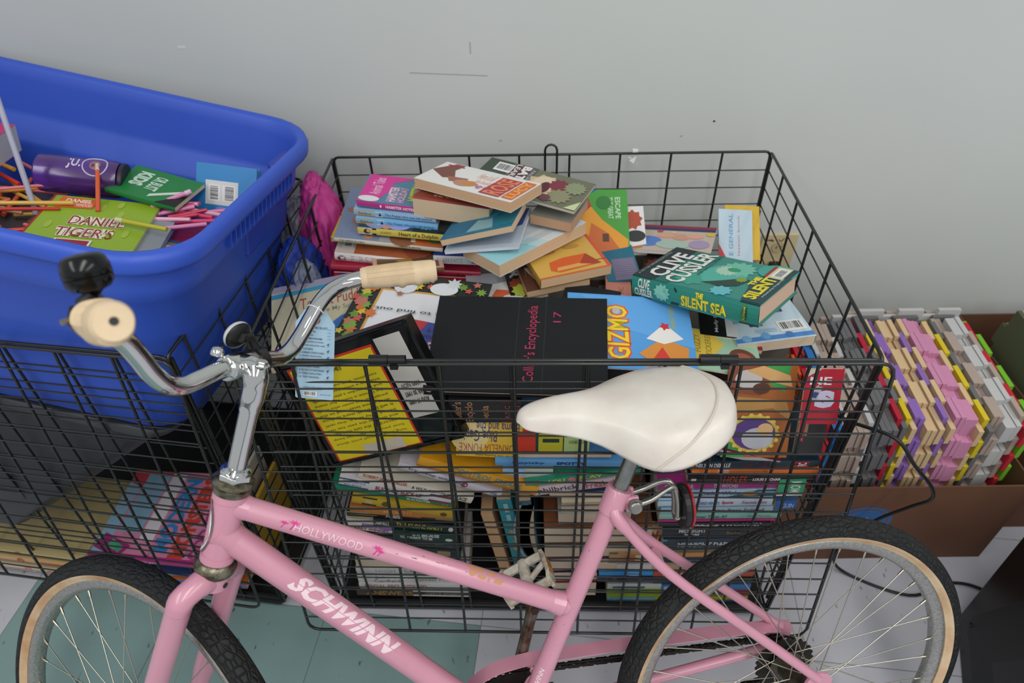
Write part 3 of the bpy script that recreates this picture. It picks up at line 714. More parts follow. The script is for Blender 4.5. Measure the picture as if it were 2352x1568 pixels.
# saddle
sad = part_empty('saddle', bike)
leather = mat('#e2dcd2', .40, coat=.12, bump=.06, bscale=160, var=.10, vscale=16, var2='#d6ccc2')
SX = [(-.4495, .006, .893, .884), (-.446, .015, .898, .880), (-.438, .022, .903, .877), (-.42, .028, .908, .874), (-.395, .033, .911, .870), (-.37, .039, .911, .864), (-.345, .050, .910, .856), (-.322, .072, .909, .846), (-.30, .096, .909, .838), (-.28, .109, .910, .836), (-.255, .1155, .912, .840), (-.23, .1165, .914, .848), (-.205, .112, .914, .857), (-.185, .102, .912, .864), (-.168, .085, .909, .870), (-.155, .060, .905, .874), (-.148, .034, .902, .876), (-.1455, .010, .900, .877)]
def sad_pt(x, q, up=0):
    for (a_, b_) in zip(SX, SX[1:]):
        if a_[0] <= x <= b_[0]: break
    t_ = (x-a_[0])/(b_[0]-a_[0]); w_, zt, zb = [a_[i]+(b_[i]-a_[i])*t_ for i in (1, 2, 3)]; dr = zt-zb
    if abs(q) < .70: return (x, w_*(q/.70)*.92, zt-dr*.34*abs(q/.70)**2.2+up)
    e_ = (abs(q)-.70)/.30; return (x, math.copysign(w_*(.92+.08*math.sin(e_*math.pi*.62)), q), zt-dr*(.34+.66*e_)+up*.5)
NN = 30; rings = [[sad_pt(s_[0], -1+2*k_/NN) for k_ in range(NN+1)] for s_ in SX]
b = MB(); m_ = NN+1; vs = [p for r_ in rings for p in r_]; fs = [(i*m_+k_, (i+1)*m_+k_, (i+1)*m_+k_+1, i*m_+k_+1) for i in range(len(rings)-1) for k_ in range(NN)]
for ri_, xo in ((0, -.002), (len(rings)-1, .002)):
    base = len(vs); r_ = rings[ri_]; vs += [(p[0]+xo, p[1]*.6, r_[0][2]) for p in r_]
    for k_ in range(NN): fs.append((ri_*m_+k_, ri_*m_+k_+1, base+k_+1, base+k_) if ri_ == 0 else (ri_*m_+k_, base+k_, base+k_+1, ri_*m_+k_+1))
b.add(vs, fs, leather); o_ = b.build('cover', sad, smooth=True, subsurf=1, fixn=True)
sf = o_.modifiers.new('thick', 'SOLIDIFY'); sf.thickness = .003; sf.offset = -1
b = MB()
pp = [sad_pt(x, q, .0006) for x, q in ((-.285, -.97), (-.268, -.88), (-.245, -.80), (-.222, -.70), (-.200, -.58), (-.183, -.42), (-.173, -.22), (-.170, 0))]
pp = pp+[(x, -y, z) for x, y, z in pp[:-1][::-1]]
b.tube(smooth_path(pp, 5), .0016, mat('#cfc6b8', .5), 8); b.build('piping', sad, smooth=True)
b = MB(); b.box((-.36, -.018, .862), (-.19, .018, .868), blk); b.tube([(-.42, 0, .885), (-.36, .016, .868), (-.28, .02, .858), (-.19, .03, .866)], .0035, steel, 8); b.tube([(-.42, 0, .885), (-.36, -.016, .868), (-.28, -.02, .862), (-.19, -.03, .866)], .0035, steel, 8); b.build('rail', sad)
b = MB(); b.tube([stt-sd*.02, stt+sd*.115], .0117, mat('#9b9d9b', .33, metal=1, bump=.4, bscale=120, var=.3, vscale=30), 28); b.tube([stt+sd*.10, stt+sd*.118], .016, steel, 16); b.build('seatpost', bike, auto=40)
# clamp bolt and rear reflector
b = MB(); cb_ = V((-.292, 0, .728))
for sg in (-1, 1): b.box((-.300, sg*.012-.004, .716), (-.280, sg*.012+.004, .742), pink)
b.build('clamp_ear', bike, bevel=.003)
b = MB(); b.lathe([(0, .007), (.008, .007), (.010, .005), (.0105, 0), (.012, 0), (.012, -.002), (0, -.002)], steel, 24, Matrix.Translation((-.288, -.020, .728)) @ Matrix.Rotation(R(90), 4, 'X')); b.build('clamp_bolt', bike, auto=35)
rr_ = part_empty('rear_reflector', bike)
b = MB(); al = mat('#aaa9a2', .32, metal=1, bump=.2, bscale=200)
for sg in (-1, 1):
    b.tube(smooth_path([V((-.288, sg*.016, .728)), V((-.262, sg*.016, .733)), V((-.235, sg*.011, .744)), V((-.222, sg*.007, .740)), V((-.217, sg*.007, .715)), V((-.217, sg*.007, .690))], 4), [.0045]*21, al, 8)
b.tube([(-.217, -.007, .688), (-.217, 0, .682), (-.217, .007, .688)], .0045, al, 8); b.build('bracket', rr_, smooth=True)
pl = [(.030*math.cos(R(a))*(1.0), .036*math.sin(R(a))) for a in range(0, 360, 15)]
Mr = Matrix.Translation((-.212, 0, .702)) @ Matrix.Rotation(R(90), 4, 'Y') @ Matrix.Rotation(R(90), 4, 'Z')
b = MB(); b.prism(pl, .011, blk, Mr); b.box((-.214, -.008, .684), (-.208, .008, .724), blk); b.build('housing', rr_, bevel=.003)
b = MB(); b.prism([(x*1.04, y*1.04) for x, y in pl], .0045, mat('#8e1420', .2, coat=.6), Mr @ Matrix.Translation((0, 0, .0105))); b.build('red_lens', rr_, bevel=.002)

# drive train on the far side
dark = mat('#2a2621', .5, metal=.6, var=.4, vscale=60); crk = mat('#8b8377', .35, metal=.95, var=.5, vscale=45, var2='#5a3f2b')
b = MB(); pts = []
for i in range(44*4):
    a_ = 2*math.pi*i/176; rr = .088+(.0045 if i % 4 in (0, 1) else 0); pts.append((rr*math.cos(a_), rr*math.sin(a_)))
Mc_ = Matrix.Translation((BB.x, .046, BB.z)) @ Matrix.Rotation(R(90), 4, 'X')
# toothed annulus with three broad arms
n = len(pts); inn = [(.062*math.cos(2*math.pi*i/n), .062*math.sin(2*math.pi*i/n)) for i in range(n)]
vs = [Mc_ @ V((x, y, z)) for z in (0, .003) for x, y in pts+inn]
fs = []
for i in range(n):
    j = (i+1) % n; fs += [(i, j, n+j, n+i), (2*n+i, 3*n+i, 3*n+j, 2*n+j), (i, 2*n+i, 2*n+j, j), (n+i, n+j, 3*n+j, 3*n+i)]
b.add(vs, fs, dark)
for a_ in (20, 140, 260): b.prism([(-.012, 0), (.012, 0), (.016, .066), (-.016, .066)], .003, dark, Mc_ @ Matrix.Rotation(R(a_), 4, 'Z'))
b.lathe([(0, 0), (.022, 0), (.022, .004), (0, .004)], dark, 24, Mc_); b.build('chainring', bike)
b = MB(); ce = V((-.437, .078, .492)); cd = (ce-V((BB.x, .072, BB.z))).normalized()
b.tube([V((BB.x, .066, BB.z))-cd*.01, V((BB.x, .068, BB.z))+cd*.03, ce-cd*.03, ce-cd*.004, ce+cd*.008], [.014, .0115, .0098, .0115, .0085], crk, 16); b.tube([ce+V((0, -.014, 0)), ce+V((0, -.0085, 0))], .0068, mat('#3a2420', .5), 16); b.build('crank_arm', bike, smooth=False, auto=50)
nr = V((BB.x, -.075, BB.z)); b = MB(); b.tube([nr, nr-cd*.17], [.013, .010], crk, 14); b.build('crank_arm', bike, auto=50)
# pedals: cage with two toothed plates, barrel, cross ribs and amber reflectors
def pedal(c, sg, tilt):
    p = part_empty('pedal', bike); Mp = Matrix.Translation(c) @ Matrix.Rotation(tilt, 4, 'Y'); pm_ = mat('#d8d2c4', .55, bump=.5, bscale=90, var=.25, vscale=40, var2='#9c8d78')
    bb_ = MB(); bb_.tube([Mp @ V((0, 0, 0)), Mp @ V((0, sg*.085, 0))], .0105, pm_, 16)
    for z in (-.040, .040):
        prof_ = [(-.012, .004), (-.013, .020), (-.013, .066), (-.011, .082), (.011, .082), (.013, .066), (.013, .020), (.012, .004)]
        vs_ = []
        for (x, y) in prof_:
            bow = .006*math.sin(math.pi*y/.086)
            for dz in (-.0035, .0035): vs_.append(Mp @ V((x, sg*y, math.copysign(abs(z)-.012+bow+.012+dz, z))))
        n_ = len(prof_); bb_.add(vs_, [tuple(range(0, 2*n_, 2)), tuple(range(1, 2*n_, 2))[::-1]]+[(2*i, 2*((i+1) % n_), 2*((i+1) % n_)+1, 2*i+1) for i in range(n_)], pm_)
    for y in (.008, .080):
        bb_.tube([Mp @ V((0, sg*y, -.040)), Mp @ V((0, sg*y, .040))], [.0085, .0085], pm_, 8)
    for z in (-.022, .022): bb_.tube([Mp @ V((0, sg*.03, 0)), Mp @ V((0, sg*.06, z*1.9))], .0055, pm_, 8)
    bb_.build('pedal_body', p, auto=40)
    for z in (-.0475, .0475):
        bb_ = MB(); bb_.box((-.008, sg*.030 if sg > 0 else -.058, z-.0015), (.008, sg*.058 if sg > 0 else -.030, z+.0015), mat('#a8651c', .3, coat=.5), Mp); bb_.build('amber_reflector', p)
    bb_ = MB(); bb_.tube([Mp @ V((0, -sg*.02, 0)), Mp @ V((0, 0, 0))], .007, steel, 12); bb_.build('spindle', p)
pedal(ce+V((0, .024, .004)), 1, R(66)); pedal(nr-cd*.17+V((0, -.02, 0)), -1, R(20))
# chain
b = MB()
def chain(a, e, nlk):
    d = (e-a)/nlk; u = d.normalized(); up_ = V((-u.z, 0, u.x)) if True else V((0, 0, 1))
    for i in range(nlk):
        p = a+d*i; off = .0032 if i % 2 else .0046
        for sg in (-1, 1):
            pts_ = []
            for q in range(16):
                a2 = 2*math.pi*q/16; rad = .0048 if abs(math.cos(a2)) > .35 else .0034
                pts_.append(p+d*.5+u*(d.length*.5*(1 if math.cos(a2) > 0 else -1)+rad*math.cos(a2))+up_*(rad*math.sin(a2))+V((0, sg*off, 0)))
            b.poly(pts_, dark)
        b.tube([p+V((0, -.0045, 0)), p+V((0, .0045, 0))], .0038, dark, 8)
yc = .047
chain(V((BB.x+.01, yc, BB.z+.0885)), V((-.005, .040, RH.z+.046)), 39); chain(V((BB.x+.01, yc, BB.z-.0885)), V((-.005, .040, RH.z-.046)), 39)
pth = [V((BB.x+.0925*math.cos(R(a)), yc, BB.z+.0925*math.sin(R(a)))) for a in range(84, 277, 8)]+[V((-.005+.046*math.cos(R(a)), .040, RH.z+.046*math.sin(R(a)))) for a in range(-90, 91, 15)]
b.tube(pth, .0022, dark, 6, closed=True); b.build('chain', bike)
# chain guard
b = MB(); gp = [(-.590, .300), (-.583, .340), (-.560, .372), (-.52, .398), (-.47, .4075), (-.42, .4085), (-.30, .4035), (-.15, .3945), (-.04, .386), (-.005, .380)]
gp = [p for p in smooth_path([V((x, 0, z)) for x, z in gp], 4)]
vs = []
for i, p in enumerate(gp):
    t_ = (gp[min(i+1, len(gp)-1)]-gp[max(i-1, 0)]).normalized(); n_ = V((-t_.z, 0, t_.x)); n_ = n_ if n_.dot(p-V((BB.x, 0, .30))) > 0 or p.x > -.45 and n_.z > 0 else -n_
    wd = .020 if p.x < -.1 else .024
    for (y, k_) in ((.034, 0), (.034, .0015), (.0625, .0015), (.064, 0), (.064, -wd), (.0625, -wd), (.0625, 0)): vs.append(p+n_*k_+V((0, y, 0)))
m_ = 7; fs = [(i*m_+k_, (i+1)*m_+k_, (i+1)*m_+(k_+1) % m_, i*m_+(k_+1) % m_) for i in range(len(gp)-1) for k_ in range(m_)]
b.add(vs, fs, pink); b.tube([(BB.x+.02, .03, BB.z+.02), (-.455, .05, .375), (-.452, .055, .402)], [.012, .008, .007], pink, 12)
b.lathe([(0, .002), (.005, .0015), (.006, 0)], pink, 12, Matrix.Translation((-.452, .034, .398)) @ Matrix.Rotation(R(90), 4, 'X')); b.build('chain_guard', bike, auto=40)

# inspection tag tied to the bar
tagp = MBK @ ST(-.160, -.042, .336)
Mt = Matrix.Translation(tagp+V((-.060, -.024, -.160))) @ Matrix.Rotation(R(8), 4, 'Y') @ Matrix.Rotation(R(70), 4, 'X')
tg_ = thing('inspection_tag', 'pale blue paper inspection checklist tag hanging from the chrome handlebar', 'tag', matrix=Mt)
W_, H_ = .060, .152
b = MB(); pb = mat('#a9c9dc', .6)
out = [(.002, 0), (W_-.002, 0), (W_, .002), (W_, H_-.022), (W_-.014, H_), (.014, H_), (0, H_-.022), (0, .002)]
b.prism(out, .0005, pb)
def tf(u, v, o): return (u, v, .0005+o)
ink = '#4a5a68'
rows = ['SALE CHECKLIST', 'PACKAGED AND', '    SEALED:', 'RELEASE MECHANISMS', '   ADJUSTED/LOCKED:', 'BEARINGS ADJUSTED AND', '    LOCKED:', '4. CABLES STRETCHED:', '5. GEARS ADJUSTED:', '6. BRAKES ADJUSTED:', '7. SPOKES TIGHTENED AND', '     WHEELS TRUED:', '8. ALL BOLTS TIGHTENED:', '9. TIRES INFLATED:', '10. TEST RIDDEN:']
its = [('e', .5, .90, .13, .052, '#9c5b52'), ('e', .5, .90, .06, .024, '#8fa9b8')]
for i, rw in enumerate(rows):
    y = .815-.0395*i; w2 = min(.66, .030*len(rw.strip())+.05) if i else .62
    x0 = .10+(.10 if rw.startswith('  ') else 0)+(.10 if i == 0 else 0); its.append(('t', rw.strip(), x0, y-.014, x0+w2, y+.006+(.004 if i == 0 else 0), ink))
its += [('bar', .22, .035, .58, .095), ('t', 'PART NO. 6937', .66, .055, .94, .066, ink), ('t', 'CALL OR VISIT', .22, .135, .72, .146, ink), ('t', 'www.walkingbird.com', .22, .112, .70, .123, ink)]
for i in range(6): its.append(('p', [(.80+.03*(i % 2), .22+.075*i), (.86, .25+.075*i), (.82, .27+.075*i), (.88, .285+.075*i), (.87, .28+.075*i), (.81, .263+.075*i), (.85, .25+.075*i)], '#5a6f9a'))
for i in range(4): its.append(('r', .82, .70+.035*i, .92, .704+.035*i, '#5a6f9a'))
art(b, its, tf, W_, H_); b.build('card', tg_)
b = MB(); Mi = Mt.inverted(); loop = []
bd_ = (MBK.to_3x3() @ (ST(-.172, -.043, .350)-ST(-.150, -.040, .325))).normalized(); e1 = bd_.orthogonal().normalized(); e2 = bd_.cross(e1)
for k_ in range(17): a_ = 2*math.pi*k_/16; loop.append(Mi @ (tagp+(e1*math.cos(a_)+e2*math.sin(a_))*.0128))
b.tube(loop[:-1], .0009, mat('#d8d6d2', .6), 6, closed=True); b.tube([Mi @ (tagp+V((-.004, -.011, -.006))), V((W_/2+.004, H_+.004, .004)), V((W_/2, H_*.90, .002))], .0008, mat('#d8d6d2', .6), 6); b.build('string', tg_)
# ------------------------------------------------------------------ books: the heap on top of the crate
G1 = 'books heaped on top of the crate'
def L(*a): return list(a)
book('blue and pink paperback at the very top of the small left rear stack', (-.310,1.223,.837,-6,5.2,.9,.165,.108), .013, '#4f7f9b', spcol='#c22c86', group=G1,
  top=[('p',[(.0,.0),(.22,0),(.34,.45),(.36,.75),(.62,1),(.02,1)],'#cf3c92'),('e',.13,.12,.13,.10,'#d9dde0'),('t','Animal Tales',.10,.28,.24,.90,'#e7b6d4',90),('t','HAMSTER',.34,.08,.46,.62,'#e4c0cf',90,.04),('t','HOLIDAY',.47,.08,.57,.62,'#d8a8bd',90,.03),('t','MYSTERY',.60,.18,.76,.80,'#bdbb3a',90,.04),('e',.85,.45,.20,.38,'#9fb9bd'),('e',.82,.25,.13,.2,'#c9d1cc'),('r',.6,.8,1,1,'#3f6f8e')],
  front=[('r',0,0,.27,1,'#4c7089'),('t','HAMSTER HOTEL',.36,.25,.72,.75,'#f0dfe6',0,.03),('e',.30,.5,.012,.25,'#dfe6ea'),('t','vets',.86,.3,.93,.7,'#c9a53a')])
for (pz, lab, c2) in (((-.318,1.218,.820,-5.9,4.3,1.2,.169,.103), 'paperback with yellow and sky blue spine, upper of the pair in the left stack', '#8fb4d3'), ((-.315,1.210,.805,-3.9,5.1,.4,.168,.106), 'paperback with yellow and sky blue spine, lower of the pair in the left stack', '#6fb0de')):
    book(lab, pz, .012, '#8cb9dc', spcol=c2, group=G1, front=[('r',0,0,.26,1,'#d1a52c'),('r',.26,0,.35,1,'#c9d6de'),('p',[(.30,.2),(.34,.2),(.32,.85)],'#20242a'),('t','Rainbow',.06,.2,.22,.75,'#a8701f'),('t','The Puppy who was left behind',.38,.25,.95,.78,'#4b6f9d')], top=[('r',.1,.1,.9,.5,'#7aa7cc'),('s',.4,.4,.2,7,'#caa9c7')])
book('paperback with a yellow spine lettered in brown below the pair of blue spines', (-.311,1.196,.792,-4.2,4.5,.6,.192,.100), .016, '#33414f', spcol='#d0c25a', group=G1,
  front=[('r',0,0,.20,1,'#b9bcc4'),('e',.10,.5,.035,.35,'#2b2528'),('e',.115,.6,.02,.25,'#c89a86'),('r',.155,0,.20,1,'#1e2023'),('t','JAMES',.24,.3,.36,.7,'#b98a3a'),('t','Heart of a Dolphin',.44,.12,.86,.85,'#473b1e',0,.01)],
  top=[('e',.2,.3,.16,.3,'#8895c4'),('e',.42,.22,.14,.22,'#9aa0cf'),('e',.3,.12,.05,.12,'#c98c86'),('r',.58,0,1,1,'#1c2126'),('t','GREAT',.66,.1,.78,.5,'#4f9a86',0,.03),('r',.84,.1,.97,.35,'#2f3438')])
book('large slate blue picture book with orange lettering under the left rear stack', (-.360,1.185,.775,-1.1,7.3,2.2,.222,.191), .010, '#7d8cab', spcol='#d9d2c4', group=G1,
  top=[('t','P',.16,.03,.36,.22,'#d98a3c',270,.0),('s',.15,.34,.06,5,'#c47b45'),('s',.08,.55,.06,6,'#a8705a'),('s',.12,.75,.05,6,'#b0755a'),('p',[(.45,0),(1,0),(1,.35),(.62,.25)],'#c96a34'),('p',[(.40,0),(.55,0),(.60,.22),(.42,.20)],'#9c9ea0'),('e',.62,.08,.12,.12,'#8f5a3c'),('p',[(.70,.05),(.74,.05),(.73,.2),(.69,.2)],'#e8dcc8'),('e',.92,.1,.06,.05,'#6a7a3f')],
  front=[('t','THE AMERICAN GIRLS',.05,.3,.28,.7,'#50545c'),('t','DEBORAH BLUMENTHAL',.60,.3,.80,.7,'#50545c'),('r',0,0,1,.15,'#8f8f33')])
book('bright yellow book whose corner sticks out left under the slate blue picture book', (-.377,1.218,.753,-4.8,4.4,3.1,.185,.156), .010, '#e0bd1c', spine='l', group=G1)
book('thick cookbook with white spine, pink lettering and a tomato orange cover', (-.363,1.178,.744,-1.6,6.6,1.5,.195,.16), .021, '#b5643f', spcol='#dcd9d6', hard=True, group=G1,
  top=[('bar',.05,.10,.16,.42),('r',0,0,.20,1,'#d8c7b8'),('bar',.06,.12,.17,.45),('e',.45,.5,.25,.5,'#ad5c38'),('e',.85,.5,.2,.5,'#9c4f38'),('e',.56,.35,.03,.08,'#3c4a44')],
  front=[('t','FIRST MEALS',.17,.12,.80,.80,'#cf8f9c',0,-.01),('e',.075,.45,.045,.32,'#a26a7c'),('e',.05,.4,.015,.15,'#2c2326'),('r',.095,.15,.12,.5,'#b8788c')])
book('dark blue book with a white spine to the right of the cookbook spine', (-.160,1.172,.736,-3.3,1.6,.5,.098,.09), .020, '#24367e', spcol='#d5d7da', group=G1, front=[('t','DOERKEWITZ',.08,.25,.62,.75,'#9098a4',0,0),('r',.80,.15,.97,.9,'#9aa0ac'),('r',.83,.3,.94,.7,'#4a5262')])
book('wide crimson book, upper red one directly beneath the cookbook', (-.373,1.165,.722,1.9,6.0,0,.311,.194), .014, '#a81c3a', hard=True, group=G1, front=[('t','COOKING WITH',.40,.2,.58,.8,'#6b1428'),('t','MARTHA',.84,.2,.94,.8,'#6b1428')])
book('bright red book with navy lettering, lower red one beneath the cookbook', (-.370,1.168,.702,1.7,5.4,0,.305,.163), .024, '#b3152f', group=G1, front=[('t','Trucks',.03,.15,.26,.95,'#2f2a6e',0,.05),('r',0,.92,1,1,'#d9c2bd')])
book('brown picture book with a tan frame border behind the right cream handlebar grip', (-.275,1.112,.737,10.3,3.0,-8,.142,.095), .008, '#6b4c33', group=G1, curl=0,
  top=[('r',0,0,1,.09,'#d0a283'),('r',0,.91,1,1,'#d0a283'),('r',0,0,.06,1,'#d0a283'),('r',.94,0,1,1,'#d3a794'),('s',.45,.5,.2,9,'#a07b3c'),('s',.6,.6,.1,7,'#7f6a3c')])
book('white paperback with orange and red letter blocks lying on top of the heap', (-.191,1.237,.878,-34,-4,-6,.232,.108), .021, '#e8e5e2', spine='b', pages='#d5ad86', group=G1,
  top=[('p',[(.0,.55),(.12,.98),(.22,.98),(.20,.7),(.30,.4),(.2,.3)],'#7c4d40'),('p',[(.22,.40),(.42,.48),(.44,.30),(.30,.22)],'#a06a54'),('e',.43,.27,.09,.14,'#c08a6e'),('e',.49,.30,.06,.12,'#c98745'),('r',.06,.86,.24,.90,'#c23a50'),('t','Here is all',.46,.60,.62,.86,'#e9bfae',0),('t','the books',.50,.40,.66,.56,'#e9bfae',0),('t','Peggy de la Cruz',.55,.18,.80,.36,'#b45a90',0),
   ('r',.66,.60,.86,.86,'#b9403c'),('r',.66,.32,.86,.58,'#b33a44'),('r',.66,.06,.86,.30,'#ae3848'),('t','ROSE',.68,.10,.85,.82,'#e08a5a',90,.02),('r',.88,.08,.985,.90,'#d9702c'),('t','LUCY',.895,.12,.975,.86,'#f0b060',90,.02)])
book('fat paperback with cream page edges and a chestnut cover under the white paperback', (-.194,1.204,.852,-12.6,3,4,.157,.095), .044, '#7d3f2c', spine='b', pages='#dcc3a2', group=G1, top=[('r',0,0,1,.06,'#a53a3c'),('p',[(0,.1),(.25,.9),(0,1)],'#8b5f5a'),('t','SECRETS',.25,.15,.75,.45,'#c98a6a',0,.02)])
book('glossy paperback with a dog and BATTLE lettering at the rear of the heap', (-.089,1.265,.852,-27.4,1.7,2.1,.240,.112), .007, '#6d6e58', spine='b', pages='#c9c3b8', group=G1,
  top=[('p',[(0,0),(.24,0),(.24,1),(0,1)],'#3d4a3a'),('e',.13,.30,.1,.25,'#516a7a'),('bar',.10,.62,.27,.92),('r',.26,0,.42,1,'#4a2a30'),('t','BATTLE',.335,.05,.415,.98,'#e6e0dd',270,.05),('t','LEARNING',.27,.05,.32,.98,'#d8cfcc',270,.03),('r',.42,0,.47,1,'#5a5a62'),('t','FACING THE',.43,.1,.46,.9,'#b9b0ac',270),
   ('s',.60,.52,.36,9,'#cdb592'),('e',.60,.55,.10,.28,'#d9c7a8'),('e',.63,.45,.05,.20,'#57222c'),('s',.74,.62,.22,11,'#7c3440'),('s',.80,.30,.24,12,'#8b8a6b'),('s',.88,.66,.22,13,'#8a9272'),('p',[(.5,.18),(.66,.10),(.62,.35)],'#a92a36'),('s',.70,.16,.12,9,'#6d4148'),('p',[(.9,0),(1,0),(1,.3)],'#c6cfa0')])
book('paperback with warm tan page edges sticking out right below the dog paperback', (.040,1.197,.815,-24.8,-.5,.5,.088,.101), .022, '#8b8a80', spine='b', pages='#c69c7c', group=G1)
book('small teal paperback tilted in the middle of the heap', (-.137,1.120,.806,-11.8,-19,-7,.150,.115), .013, '#2f7f9b', spine='b', pages='#d6b795', group=G1,
  top=[('p',[(0,0),(.5,0),(.3,1),(0,1)],'#1f6d90'),('p',[(.35,.1),(.72,.1),(.62,.62),(.45,.70)],'#8fb5bb'),('p',[(.72,.1),(1,.1),(1,1),(.8,1)],'#2c7f8d'),('r',.08,.05,.85,.065,'#5f9fb0'),('e',.55,.7,.2,.2,'#2d87a0')])
book('thin pale grey book directly under the small teal paperback', (-.130,1.116,.783,-11.1,-11.1,-.7,.150,.144), .007, '#c1c8d2', spine='b', pages='#d5d8dd', group=G1, top=[('r',.1,.1,.9,.12,'#aab3bd'),('p',[(.86,.5),(.96,.55),(.98,1),(.90,1)],'#43498c')])
book('white and pale turquoise paperback pointing a page corner at the camera', (-.022,1.056,.790,41,1,-5,.236,.112), .026, '#dfe4e6', spine='b', pages='#d5b591', group=G1,
  top=[('p',[(0,0),(.42,0),(.20,1),(0,1)],'#9fd3da'),('p',[(.42,0),(.55,0),(.32,1),(.20,1)],'#c3dfe4'),('r',.86,.30,.98,.36,'#c23a4c')]+[('r',.55-.015*k,.86-.052*k,.97-.02*(k % 4),.868-.052*k,'#a5b0b8') for k in range(14) if k not in (9,10)]+[('r',.20,.55,.3,.56,'#4a8a98'),('r',.18,.48,.28,.49,'#4a8a98')])
book('yellow paperback picturing a big orange kettle shape on its cover', (.057,1.059,.752,17.9,0,-1.2,.149,.137), .020, '#d2a851', spine='l', pages='#d6b28c', group=G1, spcol='#b08a3c',
  top=[('r',.95,0,1,1,'#d2563a'),('r',.0,.0,1,.03,'#d2563a'),('p',[(.20,.16),(.24,.36),(.45,.42),(.78,.42),(.90,.12),(.30,.08)],'#d45f2c'),('p',[(.28,.12),(.86,.14),(.82,.22),(.30,.20)],'#dba45a'),('p',[(.62,.20),(.78,.42),(.9,.12),(.8,.12)],'#a8402a'),('e',.30,.62,.12,.06,'#b5803c'),('e',.66,.66,.12,.05,'#bd8c46'),('e',.40,.85,.2,.09,'#c9a030'),('r',.86,.2,1,.215,'#8c4a2c')])
book('brown patterned paperback lying under the yellow kettle paperback', (.031,1.067,.718,12.9,-4,1.6,.130,.115), .016, '#5c3a2c', spine='r', pages='#d2b08c', group=G1, top=[('p',[(.05,.2),(.1,.6),(.18,.3),(.26,.1),(.3,.16),(.2,.4),(.12,.8)],'#cdb3ac'),('r',.25,.0,.9,.1,'#d8cfd2'),('s',.15,.8,.2,9,'#4a2e24')])
book('dark paperback with a single white letter R and fiery red art', (.000,1.07,.700,9.9,-2,0,.075,.105), .010, '#211f1e', spine='b', group=G1, top=[('t','R',.12,.62,.42,.86,'#c9c9c6',270,.04),('s',.3,.42,.2,9,'#8f3d1e'),('s',.35,.2,.22,9,'#a8b43c'),('s',.5,.12,.12,7,'#c2381e')])
book('plain pale grey book lying flat in the centre of the heap', (-.085,1.075,.684,6.4,1.6,-.3,.085,.10), .012, '#a9abb2', group=G1)
book('white card book showing a small orange bird in front of the grey book', (-.075,.985,.712,22,2,-8,.125,.12), .003, '#e2e1df', spine=None, group=G1, name='card_book', top=[('p',[(.55,.62),(.70,.80),(.85,.70),(.92,.55),(.75,.55),(.62,.45)],'#d8623a')])
# picture book with the border of leaves
lv = [('r',0,0,1,1,'#2f3330'),('r',.19,.0,1,.80,'#e3e4e6'),('r',.17,0,.19,.80,'#d8a550'),('r',.17,.80,1,.82,'#d8a550')]
rn = random.Random(11); cl = ['#d05c50','#6f9a3f','#d9c046','#d9763a','#84a84a','#c97a6a']
for k in range(26): lv.append(('s', .085+rn.uniform(-.07,.07), .02+.96*k/26, rn.uniform(.035,.06), rn.choice((5,7,9)), cl[k % 6]))
for k in range(16): lv.append(('s', .20+.8*k/16, .91+rn.uniform(-.06,.06), rn.uniform(.03,.055), rn.choice((5,7,8)), cl[(k*5+1) % 6]))
lv += [('e',.36,.84,.09,.07,'#dfe3e5'),('e',.42,.90,.05,.04,'#c9d0d3'),('s',.36,.90,.08,9,'#e6e8ea'),('e',.66,.86,.11,.07,'#e2e5e6'),('s',.72,.93,.07,8,'#d6dbde'),('s',.34,.76,.03,5,'#b56a4a'),('s',.19,.52,.055,7,'#d8763a')]
for k, s_ in enumerate(['a book to find out.', '', 'hay!', 'and some', 'a rope.', 'some pants,', 'a pole,']):
    if s_: lv.append(('t', s_, .78-.030*len(s_)-(.0 if k else .02), .56-.075*k, .92+(.03 if k == 0 else 0), .595-.075*k, '#4a4a4c', 180))
book('white picture book bordered with autumn leaves and geese', (-.352,.905,.690,-13,-1,4,.262,.262), .004, '#2f3330', spine='r', group=G1, top=lv)
book('cream picture book with red title lettering and a blue pond behind the hanging tag', (-.440,.90,.672,13,-4,4,.19,.235), .006, '#cfc6a4', spine='l', group=G1,
  top=[('r',0,.92,1,1,'#a7a0b8'),('p',[(0,.84),(1,.88),(1,.93),(0,.90)],'#3f9cc4'),('t','Toot & Puddle',.30,.64,1.0,.78,'#b0443c',0,.0),('t','You Are My Sunshine',.34,.54,1.0,.61,'#8d927c',0),('e',.86,.28,.30,.22,'#3f74b8'),('r',.35,.0,1,.16,'#4a8a40'),('s',.78,.13,.15,11,'#3f8040'),('e',.65,.16,.02,.015,'#d0c040'),('e',.85,.10,.02,.015,'#d0c040'),('p',[(0,0),(.6,0),(.35,.14),(.0,.2)],'#dcc9a8')])
book('picture book with wide red and blue diagonal stripes under the leaf picture book', (-.235,.875,.700,-14,3,3,.11,.135), .004, '#3f50a0', spine='b', group=G1,
  top=[('p',[(.12,1),(.42,1),(.10,.1),(-.0,.1),(0,.5)],'#c83e46'),('p',[(.75,1),(1,1),(1,.75),(.60,.0),(.30,0)],'#c2434b'),('t','MARY',.55,.10,.72,.62,'#e2e2e8',270,.05),('e',.9,.12,.14,.14,'#6b4030'),('r',.80,.45,.83,.60,'#e4e4ea')])
